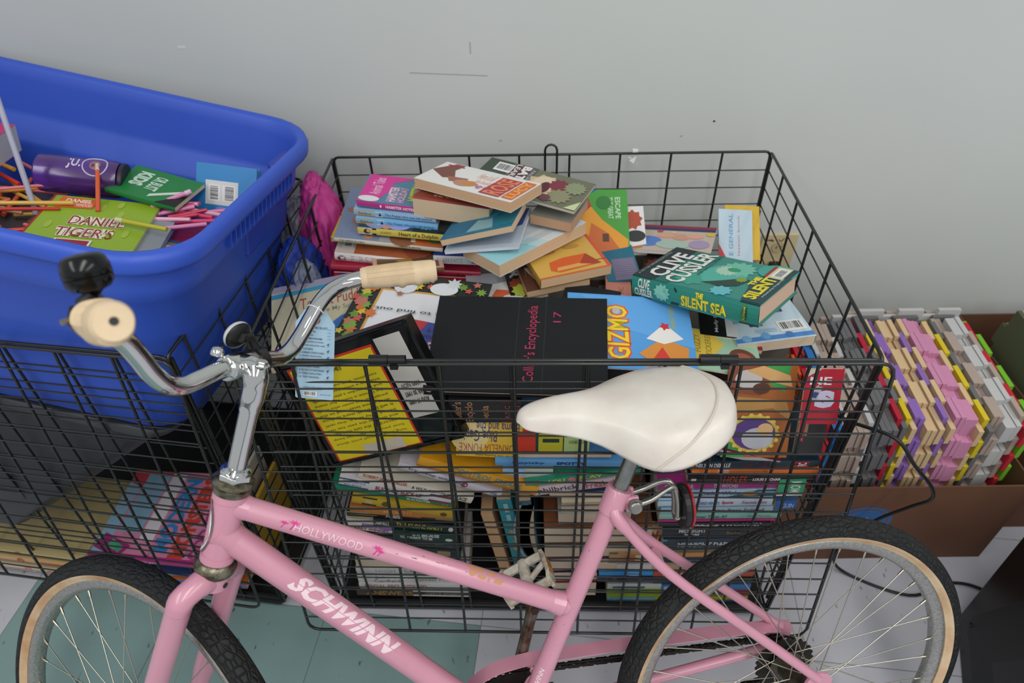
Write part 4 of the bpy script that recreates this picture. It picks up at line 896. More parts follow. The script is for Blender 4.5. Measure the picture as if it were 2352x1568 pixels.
# encyclopedia lying open, face down
en = [('r',.49,.0,.492,1,'#17181a'),('r',.64,0,.642,1,'#17181a'),('r',.645,0,.647,1,'#34363a'),('r',.485,0,.487,1,'#34363a'),('t',"Collier's Encyclopedia",.535,.10,.615,.90,'#a52a50',90,.005),('t','17',.69,.72,.735,.84,'#a52a50',90,.0)]
book('black hardcover encyclopedia volume with pink lettering lying open face down', (-.153,.812,.708,-5.5,-2.0,11,.312,.212), .014, '#1b1c1e', spine=None, hard=True, gloss=.6, group=G1, top=en)
book('second black encyclopedia with gold lettering and a maroon spine panel under the open one', (-.110,.806,.690,-1.5,0,0,.125,.19), .058, '#1c1c1e', hard=True, spcol='#1b1a1b', group=G1,
  front=[('t',"Collier's",.05,.08,.17,.92,'#a87a58',90),('t','Encyclo',.22,.08,.36,.92,'#a87a58',90),('t','pedia',.44,.20,.58,.80,'#a87a58',90),('r',.72,.04,.98,.96,'#591a26'),('t','MUSIC',.77,.2,.84,.8,'#8d5a50',90),('t','NAZI',.91,.2,.97,.8,'#8d5a50',90)])
book('sky blue picture book with fat yellow title letters beside the open encyclopedia', (.096,.848,.727,-3,3,7,.225,.178), .004, '#549ad8', spine='l', group=G1,
  top=[('p',[(.10,.98),(.9,.98),(1,.75),(1,.3),(.5,.5)],'#5ea3e0'),('t','GIZMO',.30,.10,.50,.86,'#d9582c',90,.07),('t','GIZMO',.31,.12,.485,.84,'#e8cf2c',90,.015),('e',.395,.77,.032,.05,'#b9b4b0'),('t','Natalie Parker',.82,.55,.87,.90,'#a8b04a',90),('p',[(.55,.2),(.75,.42),(.95,.30),(.93,.10),(.7,.05)],'#d58a3c'),('p',[(.62,.40),(.78,.62),(.92,.42),(.76,.34)],'#e6e2de'),('p',[(.60,.02),(.74,.30),(.84,.02),(.7,-.0)],'#cf3a2c'),('s',.78,.58,.06,5,'#c8323a')])
book('pale green activity book with a yellow sticker burst in front of the sky blue book', (.285,.862,.712,-9,6,-4,.155,.118), .003, '#a8ccae', spine='b', group=G1,
  top=[('p',[(0,.3),(.0,.98),(.45,.98),(.6,.7),(.52,.5),(.40,.25),(.15,.15)],'#e0c24c'),('t','INCLUDES',.12,.45,.19,.80,'#a8862c',90),('t','FUZZY',.24,.40,.31,.85,'#a8862c',90),('t','STICKERS!',.37,.30,.44,.85,'#a8862c',90),('e',.80,.42,.16,.22,'#7a4030'),('e',.80,.42,.10,.12,'#a8604a'),('p',[(.55,.0),(1,0),(1,.3)],'#7fb48c')])
book('black picture book with a small white author name beneath the teal novel', (.350,.955,.700,-9,2.6,-.4,.070,.115), .006, '#141315', spine='r', spcol='#d4d5d6', group=G1, top=[('t','Molly Bang',.40,.10,.52,.75,'#cfd0d0',90),('r',.70,.02,1.0,.66,'#d4d5d6'),('e',.5,.92,.4,.12,'#4a2018')])
book('dark red book sticking out between the black picture book and pale blue paperback', (.40,.93,.690,-9,2,0,.06,.16), .010, '#8a1c28', spine='b', group=G1)
# the big teal hardcover novel
cs = [('r',0,0,.19,1,'#1c2c30'),('p',[(.19,0),(.30,0),(.42,1),(.19,1)],'#1f6b60'),('s',.40,.25,.20,9,'#3f9c86'),('e',.58,.5,.16,.3,'#4fae9c'),('s',.62,.72,.22,13,'#6fb8a4'),('s',.56,.62,.14,15,'#a9c9b4'),('e',.60,.68,.05,.06,'#2f9468'),('p',[(.50,.22),(.60,.34),(.72,.52),(.78,.50),(.74,.30),(.64,.20)],'#2c3f38'),('s',.72,.47,.07,9,'#7f9a3c'),('e',.88,.85,.14,.2,'#3fa090'),('s',.68,.10,.13,9,'#63b7bf'),
 ('p',[(.86,0),(1,0),(1,1),(.93,1),(.80,.45)],'#27444a'),('t','CLIVE',.075,.10,.225,.84,'#e4e2dc',90,.03),('t','CUSSLER',.235,.04,.385,.98,'#e4e2dc',90,.03),('t','with Jack Du Brul',.40,.34,.43,.90,'#17201f',90,.0),('t','#1 NEW YORK TIMES BESTSELLING AUTHOR',.02,.05,.045,.8,'#8fa39c',90),
 ('t','THE',.79,.38,.835,.62,'#e2d22a',90,.07),('t','SILENT',.845,.06,.94,.66,'#e2d22a',90,.04),('t','A Novel of the Oregon Files',.955,.15,.975,.70,'#c9d6d2',90),('r',.84,.66,.96,.99,'#cfc79a'),('r',.825,.66,.85,.99,'#96303c'),('bar',.87,.70,.95,.95)]
cf = [('p',[(.0,0),(.17,0),(.17,1),(0,1)],'#17292d'),('r',.17,0,.30,1,'#227060'),('r',.30,0,.62,1,'#2d8d80'),('r',.62,0,.86,1,'#2b8a92'),('r',.86,0,1,1,'#1b3a40'),('t','CLIVE',.055,.50,.155,.92,'#e2ded6',0,.03),('t','CUSSLER',.025,.10,.18,.47,'#e2ded6',0,.03),('s',.26,.5,.42,11,'#7fc0b2'),('p',[(.33,.05),(.40,.05),(.38,.8),(.36,.9)],'#1c3038'),('t','THE',.53,.66,.59,.90,'#e2d22a',0,.07),('t','SILENT SEA',.42,.12,.77,.64,'#e2d22a',0,.04),('e',.90,.5,.020,.40,'#5f8a2c'),('e',.90,.5,.016,.35,'#1f5a3c'),('t','PUTNAM',.892,.2,.908,.8,'#c9c04a',90)]
book('thick teal hardcover novel with large white and yellow lettering on the heap', (.229,1.041,.776,-41.5,-12,-6.6,.249,.158), .042, '#2c8577', hard=True, pages='#d9b8a0', gloss=.25, group=G1, top=cs, front=cf)
book('pale blue paperback lying with its barcode up at the right front of the heap', (.413,.925,.697,7.6,-1.4,-.6,.151,.130), .022, '#c3d6e2', spine='r', pages='#e0c9ac', group=G1,
  top=[('r',0,.03,1,.12,'#4f86c6'),('s',.15,.1,.08,9,'#7fb5dc'),('s',.4,.12,.08,9,'#69a6d8'),('s',.7,.10,.07,9,'#4878bc'),('bar',.62,.17,.96,.40),('r',.28,.34,.44,.72,'#2b2458'),('e',.37,.50,.05,.1,'#8a86a8'),('t',"DON'T MISS",.10,.44,.24,.54,'#7a8a98'),('r',.58,.60,.80,.68,'#2c3c86'),('t','OMNI.com',.62,.61,.76,.67,'#c9d2e4')]+[('r',.30,.25-.03*k,.58,.256-.03*k,'#4a8fc0') for k in range(3)]+[('r',.10,.93-.05*k,.75,.936-.05*k,'#8294a2') for k in range(4)])
book('thin book with a crowd of children on its cover, rear right of heap', (.247,1.255,.690,-20,-8,-5,.185,.125), .008, '#c8b6a8', spine='b', pages='#dfdfdf', group=G1,
  top=[('r',0,.90,1,1,'#8f2c44'),('r',0,.80,1,.9,'#2f3a66'),('e',.25,.35,.16,.2,'#5a82c8'),('e',.12,.15,.1,.12,'#c07a50'),('e',.45,.6,.12,.1,'#d8a88c'),('e',.62,.55,.1,.12,'#cf9a86'),('e',.78,.6,.1,.1,'#dba890'),('e',.55,.25,.2,.16,'#a8c2b4'),('e',.85,.3,.12,.16,'#a896b8'),('s',.35,.75,.07,7,'#c2405a'),('s',.52,.72,.06,7,'#e2c8a0'),('e',.95,.7,.05,.08,'#d8b84a')])
book('light blue book leaning at the rear right corner of the cage', (.462,1.245,.655,-4,2,35,.075,.13), .006, '#bcd0dc', spine='l', group=G1, top=[('t','E GENERAL',.30,.15,.42,.92,'#6a9ac0',90),('t','lesson book',.55,.15,.62,.9,'#c08a9a',90),('p',[(0,0),(.3,0),(.0,.35)],'#c23a44')])
book('thin yellow book behind the light blue one at the rear right corner', (.480,1.262,.655,-4,2,35,.078,.13), .006, '#d9b23c', group=G1)
book('green and orange picture book standing behind the yellow kettle paperback', (.142,1.225,.690,2,2,38,.118,.155), .005, '#4a9a3c', spine='l', group=G1,
  top=[('p',[(0,.82),(.45,1),(0,1)],'#235fa0'),('p',[(0,0),(.95,0),(.98,.25),(.5,.55),(.25,.80),(0,.85)],'#e09a2c'),('p',[(.15,0),(.9,.02),(.6,.35),(.3,.5)],'#c9682c'),('r',.50,.22,.62,.34,'#5a3a24'),('p',[(.1,.6),(.32,.75),(.25,.9),(.1,.8)],'#b5402a'),('t','THE GREAT',.62,.56,.72,.88,'#c3e0c0',270,.02),('t','ESCAPE',.76,.56,.86,.88,'#c3e0c0',270,.02),('e',.55,.8,.14,.1,'#2f7a34')])
book('white board book with a rust red blot beside the green picture book', (.255,1.245,.680,3,0,40,.045,.11), .012, '#dcdcda', group=G1, top=[('s',.4,.72,.22,9,'#a8452a'),('e',.5,.38,.5,.12,'#26282a')])
book('teal book with a purple panel between the yellow paperback and the teal novel', (.200,1.135,.690,3,-4,3,.070,.115), .008, '#1f6d86', group=G1, top=[('r',.25,.0,.95,.62,'#7a7290')]+[('r',.3,.55-.06*k,.9,.57-.06*k,'#8d86a0') for k in range(8)])
book('salmon pink card beside the purple panelled teal book', (.190,1.085,.690,-6,3,-1,.052,.075), .003, '#cf8470', spine=None, group=G1, name='card_book', top=[('t','FIC',.5,.2,.7,.5,'#a85a4a',90)])
book('black hardcover corner poking up behind the sky blue picture book', (.095,1.035,.716,-14,3,-2,.110,.07), .006, '#222427', spine='b', hard=True, gloss=.6, group=G1)
# the slab beneath the heap's right front
book('dark olive book under the white crowd cover book', (.27,1.14,.672,-12,0,0,.16,.14), .012, '#2c2a20', group=G1, top=[('s',.2,.6,.2,9,'#7a2a24'),('r',.2,.3,.5,.36,'#c2b848'),('r',.3,.18,.45,.24,'#d8d4c0')])

# black clamshell case with a yellow insert, leaning behind the front wires
cl_ = thing('clamshell_case', 'glossy black plastic case holding a yellow sheet, leaning inside the front wires', 'case', (-.349,.822,.488), (R(74), R(-27), R(-10)), G1)
CW, CHh = .30, .235
b = MB(); b.box((0,0,-.03),(CW,CHh,-.004), blkg); b.box((0,0,-.004),(CW,.008,0), blkg); b.box((0,CHh-.008,-.004),(CW,CHh,0), blkg); b.box((0,0,-.004),(.008,CHh,0), blkg); b.box((CW-.008,0,-.004),(CW,CHh,0), blkg); b.build('shell', cl_, bevel=.003)
b = MB(); its = [('r',.07,.02,.72,.90,'#c8321e'),('r',.085,.04,.705,.88,'#d9c414'),('r',.745,.25,.93,.93,'#b9b6ae'),('r',.30,.035,.60,.13,'#c2b7a4')]
for k in range(12): its.append(('t', ['long lines of small print about','how young readers can keep','a record of the tale told here','and of what the year has left','behind. Why save it, they said?','It will be worth more to those','who come later, and to the','people of this town who made','the house a home for many','and the garden a place to walk.','Imagine a small band of them','complete, with rules and maps'][k],.12,.17+.045*k,.66,.195+.045*k,'#4c471c',180,0))
its += [('t','1999 NOV',.77,.50,.90,.54,'#4a4845',180),('t','MAR 30 1997',.77,.43,.91,.47,'#2a2826',180,.02),('t','AUG 17 1999',.77,.36,.91,.40,'#2a2826',180,.02),('t','JM',.38,.78,.46,.83,'#6b6420',180)]
art(b, its, lambda u, v, o: (u, v, -.0038+o), CW, CHh); b.build('paper_insert', cl_)

# ------------------------------------------------------------------ books seen through the front wires
G2 = 'books stacked along the front of the crate'
ST_ = {
's1':((-0.211,0.797,0.535,-1.8,25.6,0,0.209,0.13),0.0189),
's2':((-0.291,0.803,0.502,-1.6,20.9,0,0.227,0.15),0.0215),
's3':((-0.330,0.800,0.489,-1.6,16.4,0,0.219,0.15),0.0259),
's4':((-0.352,0.807,0.458,-1.7,14.1,0,0.237,0.15),0.0155),
's5':((-0.315,0.800,0.432,-1.8,14.6,0,0.203,0.17),0.0261),
's6':((-0.328,0.803,0.393,-1.7,7.1,0,0.210,0.16),0.0248),
's7':((-0.338,0.806,0.370,-1.6,5.8,0,0.217,0.16),0.0209),
's8':((-0.286,0.799,0.354,-1.7,8.6,0,0.167,0.16),0.0267),
's9':((-0.346,0.802,0.342,-1.8,12.6,0,0.100,0.15),0.0273),
's10':((-0.249,0.797,0.314,-1.3,8.3,0,0.131,0.16),0.0317),
's11':((-0.302,0.802,0.289,-1.5,8.5,0,0.189,0.15),0.0287),
's12':((-0.347,0.802,0.261,-1.5,6.9,0,0.235,0.16),0.0377),
's14':((-0.350,0.802,0.192,-1.5,0.7,0,0.233,0.17),0.0300),
's15':((-0.353,0.800,0.165,-1.5,0.2,0,0.237,0.17),0.0250),
's16':((-0.355,0.801,0.132,-1.4,0.2,0,0.249,0.17),0.0340),
's17':((-0.356,0.799,0.100,-1.4,0.2,0,0.250,0.17),0.0250),
's18':((-0.366,0.799,0.073,-1.3,1.3,0,0.260,0.18),0.0280),
'm12':((-0.171,0.796,0.551,-1.8,22.2,0,0.238,0.16),0.0278),
'm6':((0.010,0.794,0.559,-1.7,-1.0,0,0.168,0.15),0.0140),
'm7':((-0.034,0.792,0.545,-1.7,0.2,0,0.268,0.18),0.0180),
'm9':((0.020,0.790,0.478,-1.8,-12.6,0,0.225,0.17),0.0146),
'm8':((-0.021,0.803,0.505,-1.8,-0.0,0,0.095,0.15),0.0290),
'm10':((0.032,0.790,0.459,-1.9,-13.1,0,0.186,0.15),0.0263),
'm13':((0.068,0.793,0.441,-1.9,-3.5,0,0.149,0.15),0.0150),
'm14':((0.092,0.788,0.423,-1.8,-3.2,0,0.126,0.15),0.0170),
'm15':((0.092,0.792,0.395,-1.8,-2.6,0,0.130,0.14),0.0210),
'm16':((0.087,0.788,0.375,-1.6,-2.4,0,0.145,0.15),0.0360),
'm17':((0.060,0.789,0.324,-1.6,-2.3,0,0.221,0.15),0.0550),
'm18':((0.062,0.791,0.258,-1.5,-2.5,0,0.227,0.15),0.0480),
'm19':((0.074,0.789,0.205,-1.6,-2.7,0,0.147,0.15),0.0469),
'm20':((0.079,0.792,0.145,-1.7,-3.4,0,0.102,0.15),0.0369),
'm21':((0.085,0.788,0.108,-1.2,-1.8,0,0.097,0.15),0.0590),
'n1':((0.201,0.785,0.236,-1.2,-1.2,0,0.092,0.15),0.0420),
'n2':((0.183,0.788,0.184,-1.5,-1.0,0,0.117,0.15),0.0260),
'n3':((0.185,0.786,0.156,-1.5,-1.0,0,0.118,0.15),0.0160),
'n4':((0.184,0.786,0.136,-1.6,0.4,0,0.141,0.16),0.0230),
'n5':((0.208,0.787,0.102,-1.4,-0.9,0,0.121,0.15),0.0230),
'n6':((0.210,0.785,0.079,-1.4,-0.9,0,0.122,0.15),0.0320),
'n7':((0.212,0.788,0.035,-1.4,-0.9,0,0.127,0.15),0.0160),
'n8':((0.169,0.787,0.018,-1.7,-0.3,0,0.172,0.16),0.0170),
'r2':((0.333,0.780,0.544,-1.6,-2.1,0,0.220,0.17),0.0200),
'r3':((0.330,0.783,0.519,-1.7,-1.7,0,0.230,0.17),0.0160),
'r4':((0.324,0.781,0.503,-1.7,-1.5,0,0.232,0.17),0.0230),
'r5':((0.272,0.783,0.477,-1.8,-3.0,0,0.227,0.17),0.0200),
'r6':((0.280,0.786,0.448,-1.7,-3.7,0,0.232,0.17),0.0239),
'r8':((0.494,0.772,0.495,-2.4,-4.8,0,0.048,0.14),0.0488),
'r9':((0.279,0.783,0.425,-1.8,-2.9,0,0.219,0.17),0.0240),
'r9b':((0.506,0.776,0.426,-1.4,-2.8,0,0.041,0.1),0.0290),
'r10':((0.289,0.785,0.395,-1.6,-2.6,0,0.218,0.17),0.0190),
'r12':((0.288,0.783,0.376,-1.7,-2.4,0,0.238,0.17),0.0170),
'r13':((0.290,0.785,0.354,-1.8,-2.7,0,0.229,0.17),0.0090),
'r14':((0.291,0.783,0.347,-1.8,-2.1,0,0.222,0.17),0.0140),
'r15':((0.301,0.784,0.328,-1.6,-2.4,0,0.211,0.17),0.0380),
'r16':((0.308,0.782,0.288,-1.4,-2.5,0,0.204,0.17),0.0460),
'r17':((0.294,0.786,0.229,-1.5,-2.0,0,0.224,0.17),0.0420),
'r18':((0.299,0.783,0.185,-1.5,-2.1,0,0.222,0.16),0.0210),
'r19':((0.305,0.785,0.157,-1.6,-1.3,0,0.219,0.16),0.0230),
'r20':((0.308,0.783,0.132,-1.6,-1.6,0,0.218,0.17),0.0240),
'r21':((0.315,0.786,0.097,-1.6,-1.9,0,0.215,0.16),0.0260),
'r22':((0.318,0.783,0.071,-1.6,-2.2,0,0.213,0.17),0.0220),
'r23':((0.322,0.785,0.041,-1.3,-1.6,0,0.213,0.17),0.0180),
'r24':((0.326,0.783,0.022,-1.4,-1.7,0,0.208,0.17),0.0200),
}
WH = '#cfcac6'
rows = [
('s1','lilac white spine with small grey letters slanting down to the right','#c5bfc8',[('t','try sleep without',.10,.2,.62,.75,'#57525a',0),('e',.64,.5,.03,.45,'#8a3a58'),('t','zoe',.90,.3,.96,.7,'#6a666c')],1),
('s2','cream novel with orange author name slanting under the lilac white paperback','#d0c8b8',[('t','ROBERT JAMES WALLER',.04,.3,.42,.85,'#b8563a',0,.03),('t','A WILD AND LONELY PLACE',.46,.2,.95,.75,'#3b3a36',0,.02)],1),
('s3','white paperback with navy left end and maroon right end above the green spine','#cdc9ca',[('r',0,0,.26,1,'#25406e'),('t','JAMES CARVILLE',.03,.5,.23,.85,'#6f88b0'),('t','PAUL BEGALA',.05,.15,.2,.45,'#6f88b0'),('t','BUCK UP, SUCK UP',.32,.2,.74,.75,'#9a2f3f',0,.03),('r',.80,0,1,1,'#7a2f44')],1),
('s4','green paperback spine under the white one with the maroon end','#1f7a5a',[('t','SLAUGHTER',.62,.25,.82,.7,'#d5dccf',0,.02),('t','7-9',.92,.3,.97,.7,'#9fc0ac')],1),
('s5','spiral bound yellow and black paperback at the left of the front stack','#b99a24',[('r',.0,0,.10,1,'#b07c24'),('r',.10,0,.24,1,'#1b1a18'),('t','Denny',.13,.2,.20,.8,'#c9c6bc'),('s',.33,.5,.38,9,'#5a4712'),('r',.45,.3,.62,.55,'#cfc43a'),('s',.9,.4,.3,9,'#5a3f12')],1),
('s6','orange and brown spine below the spiral bound yellow paperback','#b8702f',[('r',0,0,.18,1,'#8a8368'),('t','MOMENT',.32,.35,.60,.9,'#c98f5a',0,.02),('r',.68,0,.82,1,'#26282b'),('r',.82,0,1,1,'#7d7252')],1),
('s7','gold and black spine under the orange and brown one','#201f1f',[('r',0,0,.3,1,'#b9a468'),('r',.02,.2,.28,.3,'#8f7a44'),('r',.02,.6,.28,.68,'#8f7a44'),('t','CAMBER',.36,.1,.5,.8,'#c9c9c6',0,.03)],1),
('s8','black novel with olive yellow title letters in the left front stack','#16171a',[('t','THE KLONE AND I',.28,.25,.84,.8,'#a8a238',0,.03),('t','CAMPBELL',.0,.2,.2,.8,'#b9b9b6',0,.02),('e',.95,.5,.03,.3,'#cfcfcc')],1),
('s9','white paperback with maroon author name left of the black novel','#cbc7c4',[('r',.35,.55,1,1,'#7b5c9c'),('t','LARRY WINGET',.14,.12,.92,.52,'#8f3040',0,.03),('t','2005',.4,.62,.7,.92,'#a8a0b8')],1),
('s10','dark green spine with white capitals below the black novel','#16352d',[('t','IS IT BECAUSE',.30,.55,.72,.88,'#c9cec9',0,.03),('t','YOU WANT TO BE',.10,.15,.62,.5,'#c9cec9',0,.03),('e',.88,.4,.06,.18,'#c9cec9')],1),
('s11','charcoal spine with a small grey author name under the dark green spine','#2a2d30',[('t','Jon Bloomer',.72,.3,.92,.7,'#85888c'),('t','You',.1,.4,.2,.8,'#74777a')],1),
('s12','near black thick book with a tan patch, lowest of the dark left stack','#25282a',[('r',.78,.3,.90,.85,'#8a7a5c')],1),
('s14','thick white paperback, topmost of the white stack at lower left','#c9c5c0',[],0),
('s15','slim white paperback with grey capitals, second in the white stack','#c2bfbd',[('t','HIGH TEA LIFE',.18,.2,.70,.8,'#a09c9a',0,.01)],1),
('s16','white business paperback with a grey two line author, middle of the white stack','#cdcac8',[('t','Jack',.16,.52,.26,.92,'#6f6c6c'),('t','Canfield',.14,.08,.38,.50,'#6f6c6c'),('t','Success Principles',.52,.25,.98,.75,'#8b8887')],1),
('s17','white paperback with pale red capitals in the white stack','#cbc6c4',[('t','SOCIAL SECURITY NO',.05,.2,.62,.8,'#b9585a',0,.03)],1),
('s18','dark brown paperback with dull gold capitals, bottom of the white stack','#3a2a20',[('t','ANSWERS',.08,.15,.5,.85,'#8c6a34',0,.04),('r',.5,.1,1,1,'#c7c4c1'),('t','GARY R. RENARD',.62,.3,.92,.8,'#77736f')],1),
('m12','orange yellow paperback slanting down in the middle with teal letters','#d9991c',[('r',0,.0,1,.16,'#b8742a'),('t','CONTROL FREAKS',.28,.25,.86,.85,'#5f8a86',0,.02)],1),
('m6','paperback with cream page edges above the light blue spine','#4a7ab0',None,0),
('m7','light blue spine with small navy capitals in the middle of the front','#5b9ad0',[('t','Royisky',.12,.3,.34,.75,'#1c3a6e',0,.02),('t','SPOTTY',.42,.25,.62,.75,'#152c58',0,.04)],1),
('m8','pale blue booklet with a pink lower edge under the light blue spine','#8fbfe6',[('r',0,0,1,.22,'#d9c4cf'),('r',.45,.2,1,1,'#c3c9a8'),('e',.3,.6,.2,.3,'#a9cdec')],1),
('m9','green spine with yellow and pink letters rising to the right','#2f8a6c',[('t','LOU',.20,.2,.34,.85,'#b5bf4a',0,.05),('e',.40,.5,.035,.38,'#cf7a8a'),('t','PLAY',.46,.2,.66,.85,'#b5bf4a',0,.05),('r',0,.7,.12,1,'#b0404a')],1),
('m10','pinkish white paperback with black and red lettering rising to the right','#c6b6ba',[('t','philbrick',.06,.15,.48,.85,'#3b3638',0,.01),('t','Freak the',.56,.15,.93,.85,'#c03a4c',0,.01)],1),
('m13','navy covered paperback with page edges under the pinkish white spine','#2f4470',None,0),
('m14','cream book with an orange inner line behind the seat post','#d0c3a8',[('r',0,.3,1,.45,'#c98a2c')],1),
('m15','grey covered book with pale page edges behind the pink seat tube','#8f959a',None,0),
('m16','thick book with pale grey and cream page edges behind the seat tube','#a9a8a4',None,0),
('m17','thick paperback with cream page edges and brown cover, upper behind the seat tube','#8d5a3c',None,0),
('m18','thick paperback with cream page edges, middle one behind the seat tube','#7a6a5c',None,0),
('m19','thick cream edged paperback level with the white pedal','#6b2c48',None,0),
('m20','small cream edged paperback right of the white pedal','#4a3a5a',None,0),
('m21','maroon bound book with rounded cream page block near the crate bottom','#8a2c3a',None,0),
('n1','tan and green patterned paperback behind the pink stays','#b98a5c',[('r',0,0,.2,1,'#4a5a48'),('s',.5,.5,.4,7,'#c4642c'),('r',.6,.2,.95,.8,'#c9b89c')],1),
('n2','white and orange spine under the tan and green one','#c9c4be',[('r',0,.1,.15,.9,'#2f86c8'),('r',.16,0,.3,1,'#b8562a')],1),
('n3','bright azure strip of a thin book behind the stays','#2f8ccc',[('r',.55,0,.8,1,'#b9bcc0')],1),
('n4','navy spine with a pale author name behind the stays','#232c48',[('t','Jon Piper',.13,.25,.38,.8,'#9aa2b8'),('t','THE MISSING',.62,.25,.9,.75,'#6c7898')],1),
('n5','pale spine above the lime green ones','#b9bcb4',[('r',.1,.2,.7,.6,'#2c4a78')],1),
('n6','lime green thick spine low in the middle of the front','#8aa41c',[('r',0,.45,1,.52,'#5f7a14')],1),
('n7','sky blue and white thin spine under the lime green one','#7fb4cc',[('r',.45,0,1,1,'#c4c8c8')],1),
('n8','magenta spine at the very bottom of the middle stack','#a81f6c',[('r',.8,0,1,1,'#6a5aa0')],1),
('r2','navy hardcover with a red label at its right end, top of the right front stack','#162c38',[('t','NELSON DEMILLE',.0,.2,.28,.8,'#c9cdd0',0,.03),('r',.80,.12,.92,.9,'#b02838'),('t','FIC',.83,.25,.90,.75,'#e8d8da',90,.03),('t','WILD FIRE',.38,.2,.6,.8,'#5a2840',0,.02)],1),
('r3','bright orange spine directly below the navy hardcover','#dd6c1c',[('r',.20,.2,.29,.9,'#b9b4c0'),('r',.3,.3,.6,.7,'#a85a24'),('t','Francesca S',.0,.2,.14,.8,'#e8b890')],1),
('r4','black spine with thin red capitals under the orange spine','#151314',[('r',0,.48,1,.52,'#8c7f74'),('r',.03,.35,.07,.65,'#d5d2cc'),('t','HOLES',.29,.08,.47,.92,'#b9452c',0,.0),('t','LOUIS SACHAR',.52,.32,.74,.70,'#cfcbc8',0,.05)],1),
('r5','magenta spine with white capitals in the right front stack','#9c2a78',[('t','ROALD DAHL',.06,.2,.30,.85,'#c9a8c4',0,.02),('t','THE WITCHES',.46,.2,.66,.85,'#c9b4c8',0,.02)],1),
('r6','pale blue spine with handwritten style letters under the magenta spine','#a8c4dc',[('t','Wendy Mass',.1,.2,.24,.8,'#2c4a78'),('e',.2,.5,.02,.35,'#2c5a96'),('t','Daddy Winks',.34,.2,.66,.85,'#4a4a78'),('p',[(.55,0),(1,0),(1,.9),(.8,.9)],'#235a6c'),('e',.74,.45,.07,.3,'#b98a4c')],1),
('r8','green book with a vertical white title sticking out of the stack on the right','#2f9a6c',[('r',0,0,1,.12,'#dcdcd8'),('t','MOM',.45,.25,.85,.95,'#c9e2d0',90,.02)],1),
('r9','white and blue spine with red word in the right stack','#c3d4e4',[('r',0,0,.22,1,'#3f9cc8'),('t','FACTBOOK',.05,.25,.20,.75,'#cfe2ea',0,.03),('t',"HORRID HENRY'S",.34,.25,.54,.7,'#5a8ac0',0,.03),('t','Sports',.56,.25,.66,.75,'#c24a4a',0,.04),('t','Francesca Simon',.74,.3,.95,.75,'#b05a6a')],1),
('r9b','short royal blue spine at the right of the white and blue one','#2460a8',[('t','GUIN',.3,.25,.85,.75,'#b9cfe6')],1),
('r10','silver blue spine with dark spaced letters in the right stack','#a3bccc',[('t','My Awesome Best Friend',.18,.2,.92,.75,'#5a6a7a')],1),
('r12','mint green spine with dark italic letters behind the red reflector','#86bcae',[('t','Winner Takes All',.26,.2,.56,.8,'#33403c',0,.01,.3),('r',.12,.1,.2,.9,'#b04a7c'),('t','Cheryl Norman',.72,.25,.92,.75,'#6a9a8c')],1),
('r13','thin magenta spine under the mint green one','#b02a78',[],1),
('r14','black spine with blocky white capitals under the thin magenta spine','#1c1b1d',[('t','HORRIBLE TWO-WAY',.22,.12,.92,.88,'#cfcdc4',0,.06)],1),
('r15','dark slate thick spine with white spaced capitals in the right stack','#20242c',[('t','MIDNIGHT',.16,.52,.42,.86,'#c3c5cb',0,.03),('t','MOM',.22,.14,.36,.46,'#c3c5cb',0,.03),('t','Becker',.62,.35,.76,.65,'#8a7a4c')],1),
('r16','slate spine with a turquoise left edge and bold capitals below the dark slate spine','#2c3a48',[('r',0,0,.04,1,'#2f9ab0'),('r',0,0,1,.10,'#2f8a96'),('t','MIDNIGHT DAD',.15,.35,.66,.75,'#b9c0c6',0,.05)],1),
('r17','orange edged book with a navy label in the lower right stack','#c98a4c',[('r',.1,.1,.55,.65,'#26345c'),('t','giants',.30,.2,.46,.55,'#7a8ab0')],1),
('r18','tan and teal spine in the lower right stack','#b9a07c',[('r',.4,.1,.8,.9,'#2a6a7a')],1),
('r19','rust red spine in the lower right stack','#a8442c',[('r',.1,.2,.4,.8,'#d0b090')],1),
('r20','black spine with tiny tan print in the lower right stack','#1f1e1e',[('t','THE HISTORY OF',.5,.3,.8,.7,'#8a7a5c')],1),
('r21','blue picture book spine seen through the rear wheel','#2f6ca8',[('s',.7,.5,.5,7,'#c48a3c'),('r',.1,.2,.3,.8,'#9ab4c8')],1),
('r22','scarlet spine seen through the rear wheel','#b8342c',[('r',.55,.1,.8,.9,'#3c8a4c')],1),
('r23','yellow green spine seen through the rear wheel','#aab43c',[],1),
('r24','royal blue spine at the very bottom of the right stack','#2a3aa0',[],1),
]
for key, lab, col, fr, sp in rows:
    (x, y, z, a, bb_, c, W, D), T = ST_[key]
    T = min(T, max(z-.010, .007)) if z < .06 else T
    book(lab, (x, y, z, a, bb_, c, W, D), T*.96, col, spine='f' if sp else 'b', pages='#cdb9a2', front=fr or (), group=G2, top=[('r',.1,.3,.9,.7,'#8a8580')] if key in ('s1','s5') else ())
# standing books in the middle
vert = lambda x, z0, lean=0: None
def standing(label, x, z0, z1, tw, depth, col, front, lean=0, y=.803, pages='#c9b08f', spine='f'):
    # spine towards the camera, long side upright
    book(label, (x, y, z0, -1.5, -90+lean, 0, z1-z0, depth), tw, col, spine=spine, front=front, pages=pages, group=G2)
standing('turquoise hardcover with gold ornaments standing upright in the middle of the crate', .005, .112, .405, .029, .19, '#15808c', [('s',.62,.5,.3,7,'#b08a4c'),('s',.40,.5,.3,7,'#b08a4c'),('s',.5,.5,.2,5,'#a8844a'),('r',.86,.3,.96,.6,'#8ab4b4'),('r',.76,.3,.83,.6,'#8ab4b4')], lean=-8)
standing('blue grey hardcover standing right of the turquoise one', .033, .15, .40, .026, .19, '#2c5a6c', [('r',.8,.25,.97,.75,'#3f7484')], lean=-6)
standing('tan edged paperback standing left of the turquoise hardcover', -.030, .115, .36, .024, .16, '#b58a64', [], lean=-9, spine='b', pages='#c39a72')
